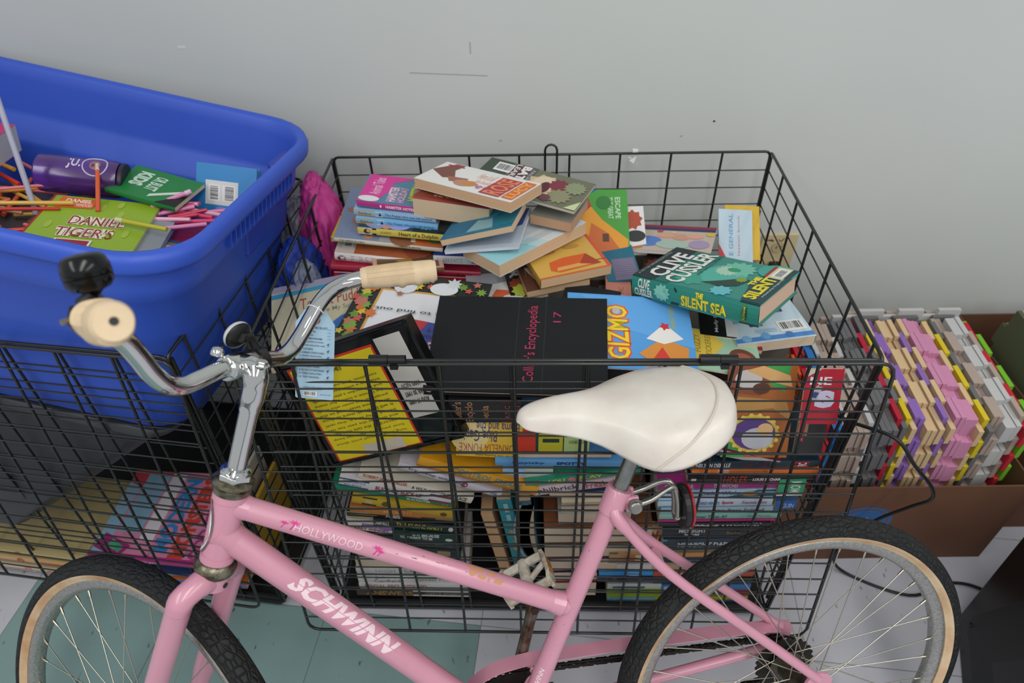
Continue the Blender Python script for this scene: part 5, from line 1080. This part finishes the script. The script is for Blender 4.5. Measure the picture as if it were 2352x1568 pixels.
# book standing with its cover to the camera
book('yellow cover with upside down blue and red lettering, standing under the encyclopedias', (-.106,.800,.548,-1.5,4,84,.118,.092), .012, '#dfb83c', spine='b', group=G2,
  top=[('e',.2,.6,.3,.5,'#e6cf8c'),('t','Emma and the',.30,.70,.95,.93,'#4a4a7a',180,.01),('t','Blue Genie',.05,.42,.62,.72,'#4a4a7a',180,.01),('t','CORNELIA FUNKE',.05,.14,.98,.36,'#a83c34',180,-.01),('t','New York Times Bestselling Author',.3,.02,.95,.09,'#6a5a2c',180)])
book('vermilion paperback face right of the yellow cover', (.006,.797,.556,-1.5,2,82,.036,.075), .02, '#c9381f', spine='r', group=G2)
book('dark teal paperback with a yellow end panel behind the saddle nose', (.040,.796,.556,-1.5,0,82,.050,.075), .03, '#0f3a3c', spine='r', group=G2, top=[('r',.1,.05,.98,.88,'#b9b01c'),('r',.25,.35,.85,.47,'#17302a')])
book('light green and pink paperback end behind the saddle', (.091,.795,.556,-1.5,0,82,.046,.075), .03, '#a8c07a', spine='r', group=G2, top=[('r',0,.6,1,1,'#c9a4a4'),('t','HARMONIUM',.2,.3,.85,.42,'#6a7a4a')])
book('tan book with big red letters standing at the left of the right stack', (.273,.795,.222,-1.5,3,86,.028,.085), .015, '#c9a878', spine='r', group=G2, top=[('t','OZ',.15,.1,.9,.9,'#a8321e',90,.06)])
# folded open paperback
t = thing('open_paperback', 'worn open paperback folded back on itself right of the standing hardcovers', 'book', (.045,.80,.155), group=G2)
b = MB(); vs = []; NP = 14
for k in range(NP+1):
    q = k/NP; zz = .235*(1-q); xx = -.035+.045*math.sin(q*math.pi)*.2-.035*math.sin(math.pi*min(q*1.0, 1))*1.0+.03*q; vs += [(xx+.045*0, 0, zz), (xx, .13, zz)]
fs = [(2*k, 2*k+2, 2*k+3, 2*k+1) for k in range(NP)]
th = .004
b.add(vs+[(x+th, y, z) for x, y, z in vs], fs+[tuple(i+2*(NP+1) for i in f) for f in fs]+[(2*k, 2*k+2, 2*k+2+2*(NP+1), 2*k+2*(NP+1)) for k in range(NP)], mat('#9fa0a2', .5)); b.build('cover', t, smooth=False)
b = MB()
for j in range(3):
    vs = []
    for k in range(NP+1):
        q = k/NP; zz = .010+.222*(1-q); base = -.035+.009*math.sin(q*math.pi)-.035*math.sin(math.pi*q)+.03*q+.005
        vs += [(base+.001, .001, zz), (base+.012+.010*j*math.sin(math.pi*q)+.012*(1-q), .001, zz), (base+.001, .12, zz), (base+.012+.010*j*math.sin(math.pi*q)+.012*(1-q), .12, zz)]
    b.add(vs, [(4*k, 4*k+4, 4*k+5, 4*k+1) for k in range(NP)]+[(4*k+1, 4*k+5, 4*k+7, 4*k+3) for k in range(NP)]+[(0,1,3,2)], page_mat('#b9a48c'))
b.build('page_block', t)

# right front: large picture cover facing the camera, red and grey books beside it
book('brown and green picture book with a yellow edged oval, inside the front right wires', (.372,.778,.560,-1.8,0,66,.118,.175), .004, '#a8622f', spine='l', group=G2,
  top=[('p',[(0,0),(.35,0),(.12,.55),(0,.6)],'#3f9a4c'),('p',[(.55,1),(.9,1),(.85,.72),(.62,.80)],'#3f9a4c'),('p',[(0,.55),(.2,.5),(.7,.55),(1,.4),(.9,.62),(.4,.66),(0,.68)],'#b98a4c'),('p',[(0,.72),(.5,.68),(.6,.80),(.45,1),(0,1)],'#8a4c30'),('e',.30,.86,.2,.1,'#c9c0bc'),('p',[(.25,.95),(.7,.82),(.95,.78),(.9,.9),(.5,1)],'#d8a86c'),('e',.5,.76,.13,.06,'#5c3322'),
   ('e',.46,.27,.37,.21,'#d8b84a')]+[('e',.46+.36*math.cos(q*.35),.27+.205*math.sin(q*.35),.035,.022,'#dfc45c') for q in range(18)]+[('e',.46,.27,.32,.175,'#553a80'),('e',.52,.22,.24,.12,'#b9b9c2'),('e',.62,.32,.12,.07,'#d8b07c')])
book('red picture book with white capitals right of the brown picture cover', (.490,.775,.650,-1.8,0,66,.062,.10), .006, '#b02034', spine='r', group=G2, top=[('t','NE',.12,.72,.7,.86,'#e2dcdc',0,.02),('t','S',.30,.30,.85,.62,'#c9c4dc',0,.12),('p',[(0,.85),(.4,1),(0,1)],'#c9c4b4')])
book('charcoal book with a small red label leaning below the red picture book', (.505,.783,.560,-1.8,0,72,.050,.085), .008, '#3a3b3c', spine='r', group=G2, top=[('r',.0,.45,.35,1,'#9a8468'),('r',.05,.30,.25,.95,'#b8242e'),('t','SCHOLASTIC',.08,.34,.2,.9,'#e2c8c8',90)])
book('white edged paperback with dark red cover tipping over the right stack', (.372,.780,.578,-3,14,8,.115,.12), .020, '#6a1626', spine='b', pages='#cfcccb', group=G2, top=[('t','Estelline',.35,.06,.8,.2,'#a8404c',0),('e',.9,.1,.06,.08,'#2c2a30')])

# plain books further inside the pile
rn = random.Random(21); cs_ = ['#3c3a38','#54463c','#2f3a48','#4a2c2c','#6b6258','#33443c']
for ci, (cx, cy) in enumerate([(-.33,1.02),(-.08,1.02),(.18,1.02),(.36,1.0),(-.33,1.22),(-.08,1.22),(.18,1.22)]):
    z = .035
    n_ = 0; topz = .60 if cy < 1.1 else .62
    while z < topz:
        t_ = rn.uniform(.06, .085); W = rn.uniform(.19, .215)
        book('plain book buried deep inside the pile in the wire crate', (cx-.0+rn.uniform(-.006,.006), cy-.01+rn.uniform(0,.008), z+t_, rn.uniform(-3,3), 0, 0, W, .165), t_, cs_[(ci*3+n_) % 6], group='plain books buried in the pile'); z += t_+.002; n_ += 1
# ------------------------------------------------------------------ cardboard boxes with foam tiles
card = mat('#68442f', .75, var=.12, vscale=6, bump=.05, bscale=120)
def carton(label, x0, x1, y0, y1, h, cat='box', rot=0, skew=0):
    t = thing('cardboard_box', label, cat, (x0, y0, 0), (0, 0, rot)); W = x1-x0; D = y1-y0; k = .004
    for nm, a, b2 in (('front_panel', (0,0,0), (W,k,h)), ('back_panel', (0,D-k,0), (W,D,h)), ('side_panel', (0,k,0), (k,D-k,h)), ('side_panel', (W-k,k,0), (W,D-k,h)), ('bottom', (k,k,0), (W-k,D-k,k))):
        b = MB(); b.box(a, b2, card); b.build(nm, t)
    return t
bx = carton('brown cardboard box packed with colourful foam tiles right of the wire crate', .592, 1.150, .902, 1.300, .288)
b = MB(); bl_ = mat('#2f5f9a', .6)
def disc(cx, cz, rx_, rz_, y, mt): b.add([(cx+rx_*math.cos(q*math.pi/20), y, cz+rz_*math.sin(q*math.pi/20)) for q in range(40)], [tuple(range(40))], mt)
disc(.215, .160, .068, .058, -.0006, bl_); disc(.215, .160, .060, .050, -.0009, mat('#6b4a38', .75)); disc(.215, .160, .055, .046, -.0012, bl_)
lw = mat('#7f9cc0', .6)
b.tube([(.185+.06*q/10, -.0014, .165+.012*math.sin(q*1.3)) for q in range(11)], .0022, lw, 5); b.tube([(.200+.05*q/8, -.0014, .148+.006*math.cos(q*1.5)) for q in range(9)], .0018, lw, 5); b.build('printed_emblem', bx)
bx2 = carton('second brown cardboard box of beige foam tiles at the right edge', 1.225, 1.75, .985, 1.44, .335)

def tile_outline(S, n, d, phase):
    # puzzle teeth on all four sides
    pts = []
    def side(p0, p1, nrm, ph):
        L_ = S/n; ux_ = ((p1[0]-p0[0])/S, (p1[1]-p0[1])/S)
        for i in range(n):
            a = i*L_; out_ = (i+ph) % 2 == 0; o_ = d if out_ else 0; f = L_*.14
            for (s_, oo) in (((a+f*(-1 if out_ else 1)*.9), o_), ((a+L_+f*(1 if out_ else -1)*.9), o_)):
                s2 = min(max(s_, 0), S); pts.append((p0[0]+ux_[0]*s2+nrm[0]*oo, p0[1]+ux_[1]*s2+nrm[1]*oo))
    side((0, 0), (S, 0), (0, -1), phase); side((S, 0), (S, S), (1, 0), phase); side((S, S), (0, S), (0, 1), phase); side((0, S), (0, 0), (-1, 0), phase)
    out_ = [pts[0]]
    for p_ in pts[1:]:
        if abs(p_[0]-out_[-1][0])+abs(p_[1]-out_[-1][1]) > 1e-4: out_.append(p_)
    return out_
TM = {}
def tile_mesh(col, ph, th):
    key = (col, ph)
    if key in TM: return TM[key]
    b = MB(); b.prism(tile_outline(.285, 6, .017, ph), th, mat(col, .8, bump=.1, bscale=600, spec=.2)); o = b.build('foam_tile'); me = o.data; bpy.data.objects.remove(o)
    TM[key] = me; return me
seq = ['orange','red','red','blue','blue','white','beige','beige','beige','beige','white','grey','grey','grey','grey','pink_red','grey','yellow','cream','purple','purple','cream','cream','cream','purple','cream','pink','pink','pink','pink','pink','cream','yellow','grey','beige','beige','white','white','white','beige','red','green']
FC = {'olive':'#5c5f48','orange':'#d9622a','red':'#b82a38','blue':'#2f72b8','white':'#b9b9b8','beige':'#a8978c','grey':'#6a6a6c','pink_red':'#b0283c','yellow':'#cfba2c','cream':'#d0b48c','purple':'#8a68b0','pink':'#c788a8','green':'#6fae2c'}
words = ['orange','red','blue','white','beige','grey','yellow','cream','purple','pink','green']
rn = random.Random(4); N = len(seq); runs = []
prev = None; ri = {}
for i, c in enumerate(seq):
    if c != prev: ri[c] = ri.get(c, 0)+1; runs.append((c, i))
    prev = c
def run_label(i):
    c = seq[i]; j = max(k for k, (cc, st) in enumerate(runs) if st <= i); cn = {'pink_red': 'crimson'}.get(c, c)
    lf = {'pink_red': 'crimson'}.get(runs[j-1][0], runs[j-1][0]) if j > 0 else 'box edge'; rt = {'pink_red': 'crimson'}.get(runs[j+1][0], runs[j+1][0]) if j+1 < len(runs) else 'box wall'
    st = runs[j][1]; en_ = runs[j+1][1] if j+1 < len(runs) else N; k = i-st; n_ = en_-st
    od = ['first','second','third','fourth','fifth']
    pos = '' if n_ == 1 else od[k]+' of the '
    if i in (0,): return 'orange foam puzzle tile at the left end of the row in the box'
    run_of_colour = len([1 for cc, s_ in runs[:j+1] if cc == c]); tot = len([1 for cc, s_ in runs if cc == c])
    band = '' if tot == 1 else ' in the '+od[run_of_colour-1]+' '+cn+' band'
    if n_ == 1: return f'{cn} foam puzzle tile between the {lf} and {rt} ones{band if tot > 1 else ""}'
    return f'{cn} foam puzzle tile, {od[k]} from left{band if tot > 1 else " of its colour"}, right of the {lf}'
TH = .0100
for i, c in enumerate(seq):
    x = .632+i*(1.075-.632)/(N-1); ph = max(k for k, (cc, st_) in enumerate(runs) if st_ <= i) % 2
    o = bpy.data.objects.new('foam_tile', tile_mesh(FC[c], ph, TH)); C.objects.link(o)
    big = c == 'grey' and 11 <= i <= 14
    dz = .006*math.sin(i*.55)+rn.uniform(-.003, .003); dy = rn.uniform(-.003, .003)+.004*math.sin(i*.4)
    # local x -> world y (back), local y -> up, local z -> thickness along x
    lean = R(8); ex = V((0, 1, .10)).normalized(); ey = V((-math.sin(lean), -.10*math.cos(lean), math.cos(lean))).normalized(); ez = ex.cross(ey).normalized(); ey = ez.cross(ex)
    top = V((x, .942+dy, .455+dz-.02*(((i/N)-.55)**2)*2)); p = top-ey*.285
    o.matrix_world = Matrix(((ex.x, ey.x, ez.x, p.x), (ex.y, ey.y, ez.y, p.y), (ex.z, ey.z, ez.z, p.z), (0, 0, 0, 1)))
    tag(o, run_label(i), 'foam tile', 'foam puzzle tiles filling the large cardboard box')
for k, (c, xx, zz, lab) in enumerate((('grey', .775, .470, 'grey foam puzzle tile standing against the wall side behind the row, darkest'), ('white', .790, .482, 'white foam puzzle tile standing along the wall behind the row of tiles'), ('beige', .77, .466, 'beige foam puzzle tile standing along the wall behind the white one'))):
    o = bpy.data.objects.new('foam_tile', tile_mesh(FC[c], 0, TH)); C.objects.link(o); yy = 1.268-.0+.0115*k*.0+.012*(k-1)
    o.matrix_world = Matrix.Translation((xx, yy, zz-.285)) @ Matrix.Rotation(R(90), 4, 'X'); tag(o, lab, 'foam tile')
for k in range(13):
    c = ['olive','beige','white','cream','yellow','beige','white','beige','cream','beige','beige','white','beige'][k]
    o = bpy.data.objects.new('foam_tile', tile_mesh(FC[c], 0, TH)); C.objects.link(o); x = 1.262+k*.0112
    o.matrix_world = Matrix(((0, 0, 1, x), (1, 0, 0, 1.05), (0, 1, 0, .128), (0, 0, 0, 1))) @ Matrix.Rotation(R(4), 4, 'Z')
    tag(o, 'pale foam puzzle tile in the second cardboard box at the right edge', 'foam tile', 'pale foam tiles in the second box')

# black wedge shaped equipment case, lower right
t = thing('equipment_case', 'black slanted equipment case standing in the lower right corner', 'equipment case', (1.0, .60, 0))
bm_ = mat('#101112', .35, bump=.1, bscale=500); O3 = V((1.0, .60, 0))
Pn = [V((.865, .38, 0)), V((1.016, .745, 0)), V((1.115, .83, .34)), V((1.02, .60, .46)), V((.895, .37, .22))]
dx = V((.42, -.10, 0))
b = MB(); n = len(Pn); vs = [p-O3 for p in Pn]+[p-O3+dx for p in Pn]
b.add(vs, [tuple(range(n))[::-1], tuple(range(n, 2*n))]+[(i, (i+1) % n, n+(i+1) % n, n+i) for i in range(n)], bm_); b.build('body', t, bevel=.006, fixn=True)
cen = sum(Pn, V())/n; nrm = (Pn[1]-Pn[0]).cross(Pn[4]-Pn[0]).normalized(); nrm = nrm if nrm.x < 0 else -nrm
b = MB(); b.add([cen+(p-cen)*.80-O3+nrm*.0015 for p in Pn], [tuple(range(n))], mat('#1a1c1d', .5)); b.build('side_plate', t)
for p in Pn:
    q = cen+(p-cen)*.74-O3+nrm*.002; b = MB(); b.lathe([(0, .003), (.004, .0025), (.005, 0)], mat('#0a0a0a', .3), 14, Matrix.Translation(q) @ nrm.to_track_quat('Z', 'Y').to_matrix().to_4x4()); b.build('screw', t, smooth=True)

# ------------------------------------------------------------------ contents of the blue bin
G3 = 'things lying in the blue bin'
book('lime green picture book with maroon outlined lettering lying in the blue bin', (-.355,.060,-.130,14,0,0,.190,.275), .006, '#8fae26', spine='l', spcol='#a82a2a', base=Mb, group=G3,
  top=[('r',0,0,.02,1,'#a82a2a')]+[('e',x,y,.03,.05,'#a0b844') for x,y in ((.5,.88),(.7,.80),(.15,.60),(.85,.55),(.65,.93),(.30,.50))]+[('p',[(.08,.98),(.42,.97),(.42,.84),(.08,.83)],'#d9622c'),('t','DANIEL',.14,.91,.38,.96,'#ecd8c0',0,.04),('t','NEIGHBORHOOD',.10,.86,.40,.90,'#ecd8c0',0,.03),('t','DANIEL',.30,.615,.80,.735,'#e6dcc4',0,.14),('t',"TIGER'S",.25,.46,.76,.585,'#e6dcc4',0,.14),('t','DANIEL',.305,.62,.795,.73,'#8f2430',0,.0),('t',"TIGER'S",.255,.465,.755,.58,'#8f2430',0,.0),('r',.30,.33,.62,.43,'#e2ddd2'),('r',.32,.335,.60,.42,'#9a2430')])
book('bright blue book with grey inner page edge beneath the lime green book', (-.215,.085,-.137,14,0,0,.085,.24), .012, '#2f66b4', spine='l', pages='#8f949a', base=Mb, group=G3, top=[('r',.55,0,1,1,'#8a8f96')])
book('sky blue hardcover with a white barcode label standing in the right corner of the bin', (-.195,.395,-.262,4,-4,66,.125,.205), .022, '#2f86c4', spine='l', pages='#d9d4cc', hard=True, base=Mb, group=G3, top=[('r',.16,.60,.70,.84,'#d9d9d6'),('bar',.20,.64,.40,.80),('bar',.44,.64,.66,.80),('e',.42,.48,.16,.10,'#8f86c4'),('t','more from this author',.40,.32,.85,.36,'#5fa4d4')])
book('dark teal book with a white emblem on its spine in the bin', (-.215,.190,-.150,6,3,0,.12,.10), .016, '#1f4a66', base=Mb, group=G3, front=[('e',.42,.5,.06,.3,'#c9d4dc')], top=[('r',.05,.1,.95,.9,'#8f6a60'),('r',.3,.5,.9,.8,'#c9bcb4')])
book('black book with small white italic letters lowest at the right end of the bin', (-.235,.150,-.168,6,3,0,.13,.10), .03, '#121314', base=Mb, group=G3, front=[('t','she was',.1,.4,.35,.7,'#b9bcbc',0,0,.3)])
book('green activity book with rotated white capitals behind the lime green book', (-.345,.365,-.115,-6,0,6,.15,.10), .010, '#1f7a3c', base=Mb, group=G3, top=[('t','KIDS',.15,.35,.35,.85,'#c4d8c8',270,.05),('t','OR BUST',.40,.30,.58,.80,'#c4d8c8',270,.03),('p',[(.55,.1),(.95,.5),(.95,.6),(.55,.2)],'#c9d8cc'),('p',[(.7,0),(1,0),(1,.45)],'#181a1a')])
book('stack of thick white pages with a pink cover at the left end of the bin', (-.72,.30,-.075,10,0,0,.16,.14), .055, '#c22f6c', spine='l', pages='#c4c2c2', base=Mb, group=G3, top=[('s',.7,.6,.2,7,'#d9803c'),('r',0,0,1,.2,'#8a2458')])
for k, (x_, y_, a_, cc, lb) in enumerate(((-.50,.13,-8,'#8f3a2a','rust'), (-.62,.22,12,'#3a3436','charcoal'), (-.33,.27,-8,'#a82a5c','raspberry'), (-.42,.22,20,'#5a4a3c','brown'))):
    book(f'{lb} covered book buried under the craft sticks in the bin', (x_, y_, -.178+.002*k, a_, 0, 0, .17, .16), .02, cc, base=Mb, group=G3)
for k in range(5):
    book('plain book at the bottom of the blue bin', (-.90+.155*k, .135, -.205, 1-k, 0, 0, .140, .31), .15, ['#43362e','#3a3d46','#5c4434','#36403c','#4a3034'][k], base=Mb, group='plain books deep in the blue bin')
t = thing('drink_canister', 'translucent dark purple canister with a white ring emblem lying in the bin', 'canister', matrix=Mb @ Matrix.Translation((-.485, .375, -.118)) @ Matrix.Rotation(R(14), 4, 'Z') @ Matrix.Rotation(R(90), 4, 'Y'), group=G3)
b = MB(); pv = mat('#46265e', .25, coat=.4, var=.5, vscale=9, var2='#5b2f9a'); b.lathe([(0, 0), (.030, .001), (.036, .006), (.037, .03), (.037, .140), (.034, .150), (0, .152)], pv, 40); b.build('body', t, auto=40)
b = MB(); b.lathe([(.0335, .153), (.0335, .160), (0, .161)], mat('#2a1a34', .4), 40); b.build('cap', t, auto=40)
b = MB(); wr = mat('#c9c2d6', .4)
def cyl_pt(a, z, r_=.0376): return (r_*math.cos(a), r_*math.sin(a), z)
A0 = math.radians(-158)
ringp = [cyl_pt(A0+.62*math.cos(q*math.pi/12), .112+.022*math.sin(q*math.pi/12)) for q in range(24)]
b.tube(ringp, .0014, wr, 5, closed=True)
for s_ in (('JU', .085, .100),):
    vs, fs = text_mesh('JU.', .03); b.add([cyl_pt(A0+.35-.7*y, .062+.025*x, .0378) for x, y in vs], fs, wr)
b.add([cyl_pt(A0+.3*math.cos(q*math.pi/6), .112+.010*math.sin(q*math.pi/6), .0378) for q in range(12)], [tuple(range(12))], mat('#9a6a5c', .5)); b.build('label_print', t)
# craft sticks and glow straws
def stick(p0, p1, r_, col, label, tip=None, group='coloured sticks heaped in the bin'):
    P0, P1 = Mb @ V(p0), Mb @ V(p1); t_ = thing('craft_stick', label, 'stick', P0, group=group)
    b = MB(); m_ = (P1-P0)*.86 if tip else (P1-P0)
    b.tube([V((0, 0, 0)), m_], r_, mat(col, .35, coat=.3), 8); b.build('shaft', t_, auto=50)
    if tip: b = MB(); b.tube([m_, P1-P0], [r_*1.15, r_*1.1], mat(tip, .4), 8); b.build('tip', t_, auto=50)
stick((-.435,.285,-.155), (-.500,.340,.065), .0050, '#b4b4c4', 'long pale grey straw leaning upright out of the bin')
stick((-.320,.300,-.130), (-.372,.395,-.085), .0042, '#d95a2c', 'orange stick with a clear tip standing behind the lime green book', tip='#c9b8b0')
stick((-.165,.265,-.112), (-.265,.270,-.118), .0042, '#b9b42c', 'yellow green stick lying over the right corner of the lime book', tip='#c9d0a0')
stick((-.25,.36,-.13), (-.185,.395,-.098), .0045, '#e08ab4', 'pale pink stick poking up left of the blue barcode book', tip='#e0b8cc')
rn = random.Random(9); cls = ['#d8402c','#e0602c','#e2607c','#d99a2c','#e87a8c','#c2342c','#b98a6c','#d8b04c','#8a5a3c','#c9a88c']
for k in range(64):
    x0_ = rn.uniform(-.66, -.42); y0_ = rn.uniform(.10, .40); an = R(rn.gauss(160 if k % 3 else 20, 22)); ln = rn.uniform(.10, .17); z_ = -.172+.045*rn.random()
    stick((x0_, y0_, z_), (x0_+ln*math.cos(an), min(max(y0_+ln*math.sin(an), .06), .46), z_+rn.uniform(-.008, .016)), rn.uniform(.0028, .0042), cls[k % 10], 'thin bright coloured stick in the heap at the left of the bin')
for k in range(12):
    x0_ = rn.uniform(-.27, -.17); y0_ = rn.uniform(.30, .40); an = R(rn.uniform(-20, 60))
    stick((x0_, y0_, -.14), (x0_+.09*math.cos(an), y0_+.05*math.sin(an), -.128), .004, ['#d83a6c','#e08ab4','#e8a8c4','#c22f4c'][k % 4], 'pink stick in the small heap beside the barcode book', group='pink sticks beside the barcode book')

# ------------------------------------------------------------------ cloth between the crates
from mathutils import noise
def cloth(label, cen, dims, col, seed, rotz=0, folds=1.0, name='jacket', rough=.6, var2=None, cat='jacket'):
    bm = bmesh.new(); bmesh.ops.create_icosphere(bm, subdivisions=5, radius=1.0)
    for v in bm.verts:
        c = v.co.copy(); n1 = noise.noise(V((c.x*1.2+seed, c.y*1.2, c.z*.8)))*.35; 
        cr1 = abs(noise.noise(V((c.x*2.6+seed, c.y*2.6-seed, c.z*1.1))))*.42*folds; cr2 = abs(noise.noise(V((c.x*6+seed*2, c.y*6, c.z*2.5))))*.16*folds
        sq = 1+n1-cr1-cr2; v.co = V((c.x*dims[0]*sq, c.y*dims[1]*sq, c.z*dims[2]*(1+n1*.5-cr2)))
    me = bpy.data.meshes.new(name); bm.to_mesh(me); bm.free(); me.materials.append(mat(col, rough, bump=.15, bscale=700, var=.25 if var2 else .08, vscale=30 if var2 else 5, var2=var2)); me.polygons.foreach_set('use_smooth', [True]*len(me.polygons))
    o = bpy.data.objects.new(name, me); C.objects.link(o); o.location = cen; o.rotation_euler = (0, 0, rotz); tag(o, label, cat); return o
cloth('bright magenta pink cloth jacket bunched over the left rear corner of the wires', (-.425, 1.325, .70), (.060, .090, .135), '#c23a8c', 2.2)
cloth('royal blue cloth bunched beside the pink jacket between the crates', (-.455, 1.20, .665), (.050, .075, .095), '#1c3c9c', 5.1)
cloth('light grey cloth wedged behind the blue cloth by the bin', (-.485, 1.375, .70), (.045, .055, .07), '#b8b8c2', 7.7)
cloth('grey blue tie dyed cloth hanging down in front of the blue cloth', (-.428, 1.165, .675), (.030, .040, .060), '#8b93a8', 9.3, var2='#4f5878', name='scarf', cat='scarf')
cloth('dark maroon pink cloth lower between the crates', (-.430, 1.22, .53), (.040, .08, .09), '#8a2a62', 12.4, name='scarf', cat='scarf')

# ------------------------------------------------------------------ books in the left crate
G4 = 'books in the left wire crate'
gl_l = [(-1.18,.900), (-.86,.86)]
book('big pink activity book with blue and red letters low in the left crate', (-1.000,.872,.112,-14,-13,10,.345,.225), .012, '#d888a8', spine='f', spcol='#a81f78', group=G4,
  top=[('r',0,0,.12,1,'#8fb4cc'),('p',[(0,.85),(.12,.8),(.4,1),(0,1)],'#c9404c'),('p',[(.0,.1),(.25,.0),(.32,.14),(.05,.26)],'#a81f78'),('p',[(.12,.12),(.24,.06),(.27,.12),(.14,.2)],'#4aa884'),('r',.14,.28,.34,.96,'#86aec8'),('r',.36,.2,.48,.98,'#d9d4dc'),('t','MODERN',.50,.10,.64,.92,'#2f86c8',90,.05),('t','MONSTERS',.66,.05,.79,.95,'#c8402c',90,.05),('t','ODD STORIES',.82,.05,.93,.95,'#b03a84',90,.04),('s',.93,.5,.12,11,'#c83a2c'),('s',.9,.85,.1,9,'#d8d0d8'),('r',.0,.0,1,.05,'#a81f78')], front=[('r',0,0,1,.3,'#d0c43c'),('t','ABC FUN',.3,.35,.6,.9,'#e2d0dc',0,.03)])
book('dark blue picture book directly below the pink activity book', (-.960,.850,.098,-8,-3,3,.33,.22), .012, '#2b3a66', spcol='#2f6ab4', group=G4, front=[('r',0,.6,1,1,'#c9c43c')])
book('orange and blue picture book at the very bottom right of the left crate', (-.950,.845,.075,-6,0,0,.33,.23), .014, '#d9702c', spcol='#2f72c8', group=G4, front=[('r',0,0,1,.4,'#d9702c')])
for k, (cc, fc, lab) in enumerate((('#b9a878','#8a7a3c','tan picture book with faded yellow spine, topmost at the left end of the left crate'), ('#c2a070','#a8542c','tan and rust picture book, second from top at the left end of the left crate'), ('#b4ac8c','#8a8a4c','olive edged picture book, third at the left end of the left crate'), ('#c9b8a4','#c87a6c','salmon edged picture book, fourth at the left end of the left crate'), ('#c4beb4','#b9b4ac','pale grey picture book, lowest at the left end of the left crate'))):
    book(lab, (-1.330, .905-.006*(k % 2), .118-.0185*k, -8.5, 0, 0, .33, .22), .017, cc, spcol=cc, group=G4, front=[('s',.5,.5,.6,9,fc),('r',.65,.2,.9,.7,fc),('r',0,0,1,.2,fc)])
for k, (x_, y_, z_, a_, cc, lab) in enumerate(((-.625,.985,.28,82,'#c9c2b8','white'), (-.640,.985,.25,82,'#8a2c34','dark red'), (-.600,.985,.22,82,'#c9a23a','mustard'))):
    book(f'{lab} book standing on edge at the right side of the left crate', (x_, y_-.08, z_-.20, a_, 0, 90, .15, .20), .012, cc, spine='b', group=G4)
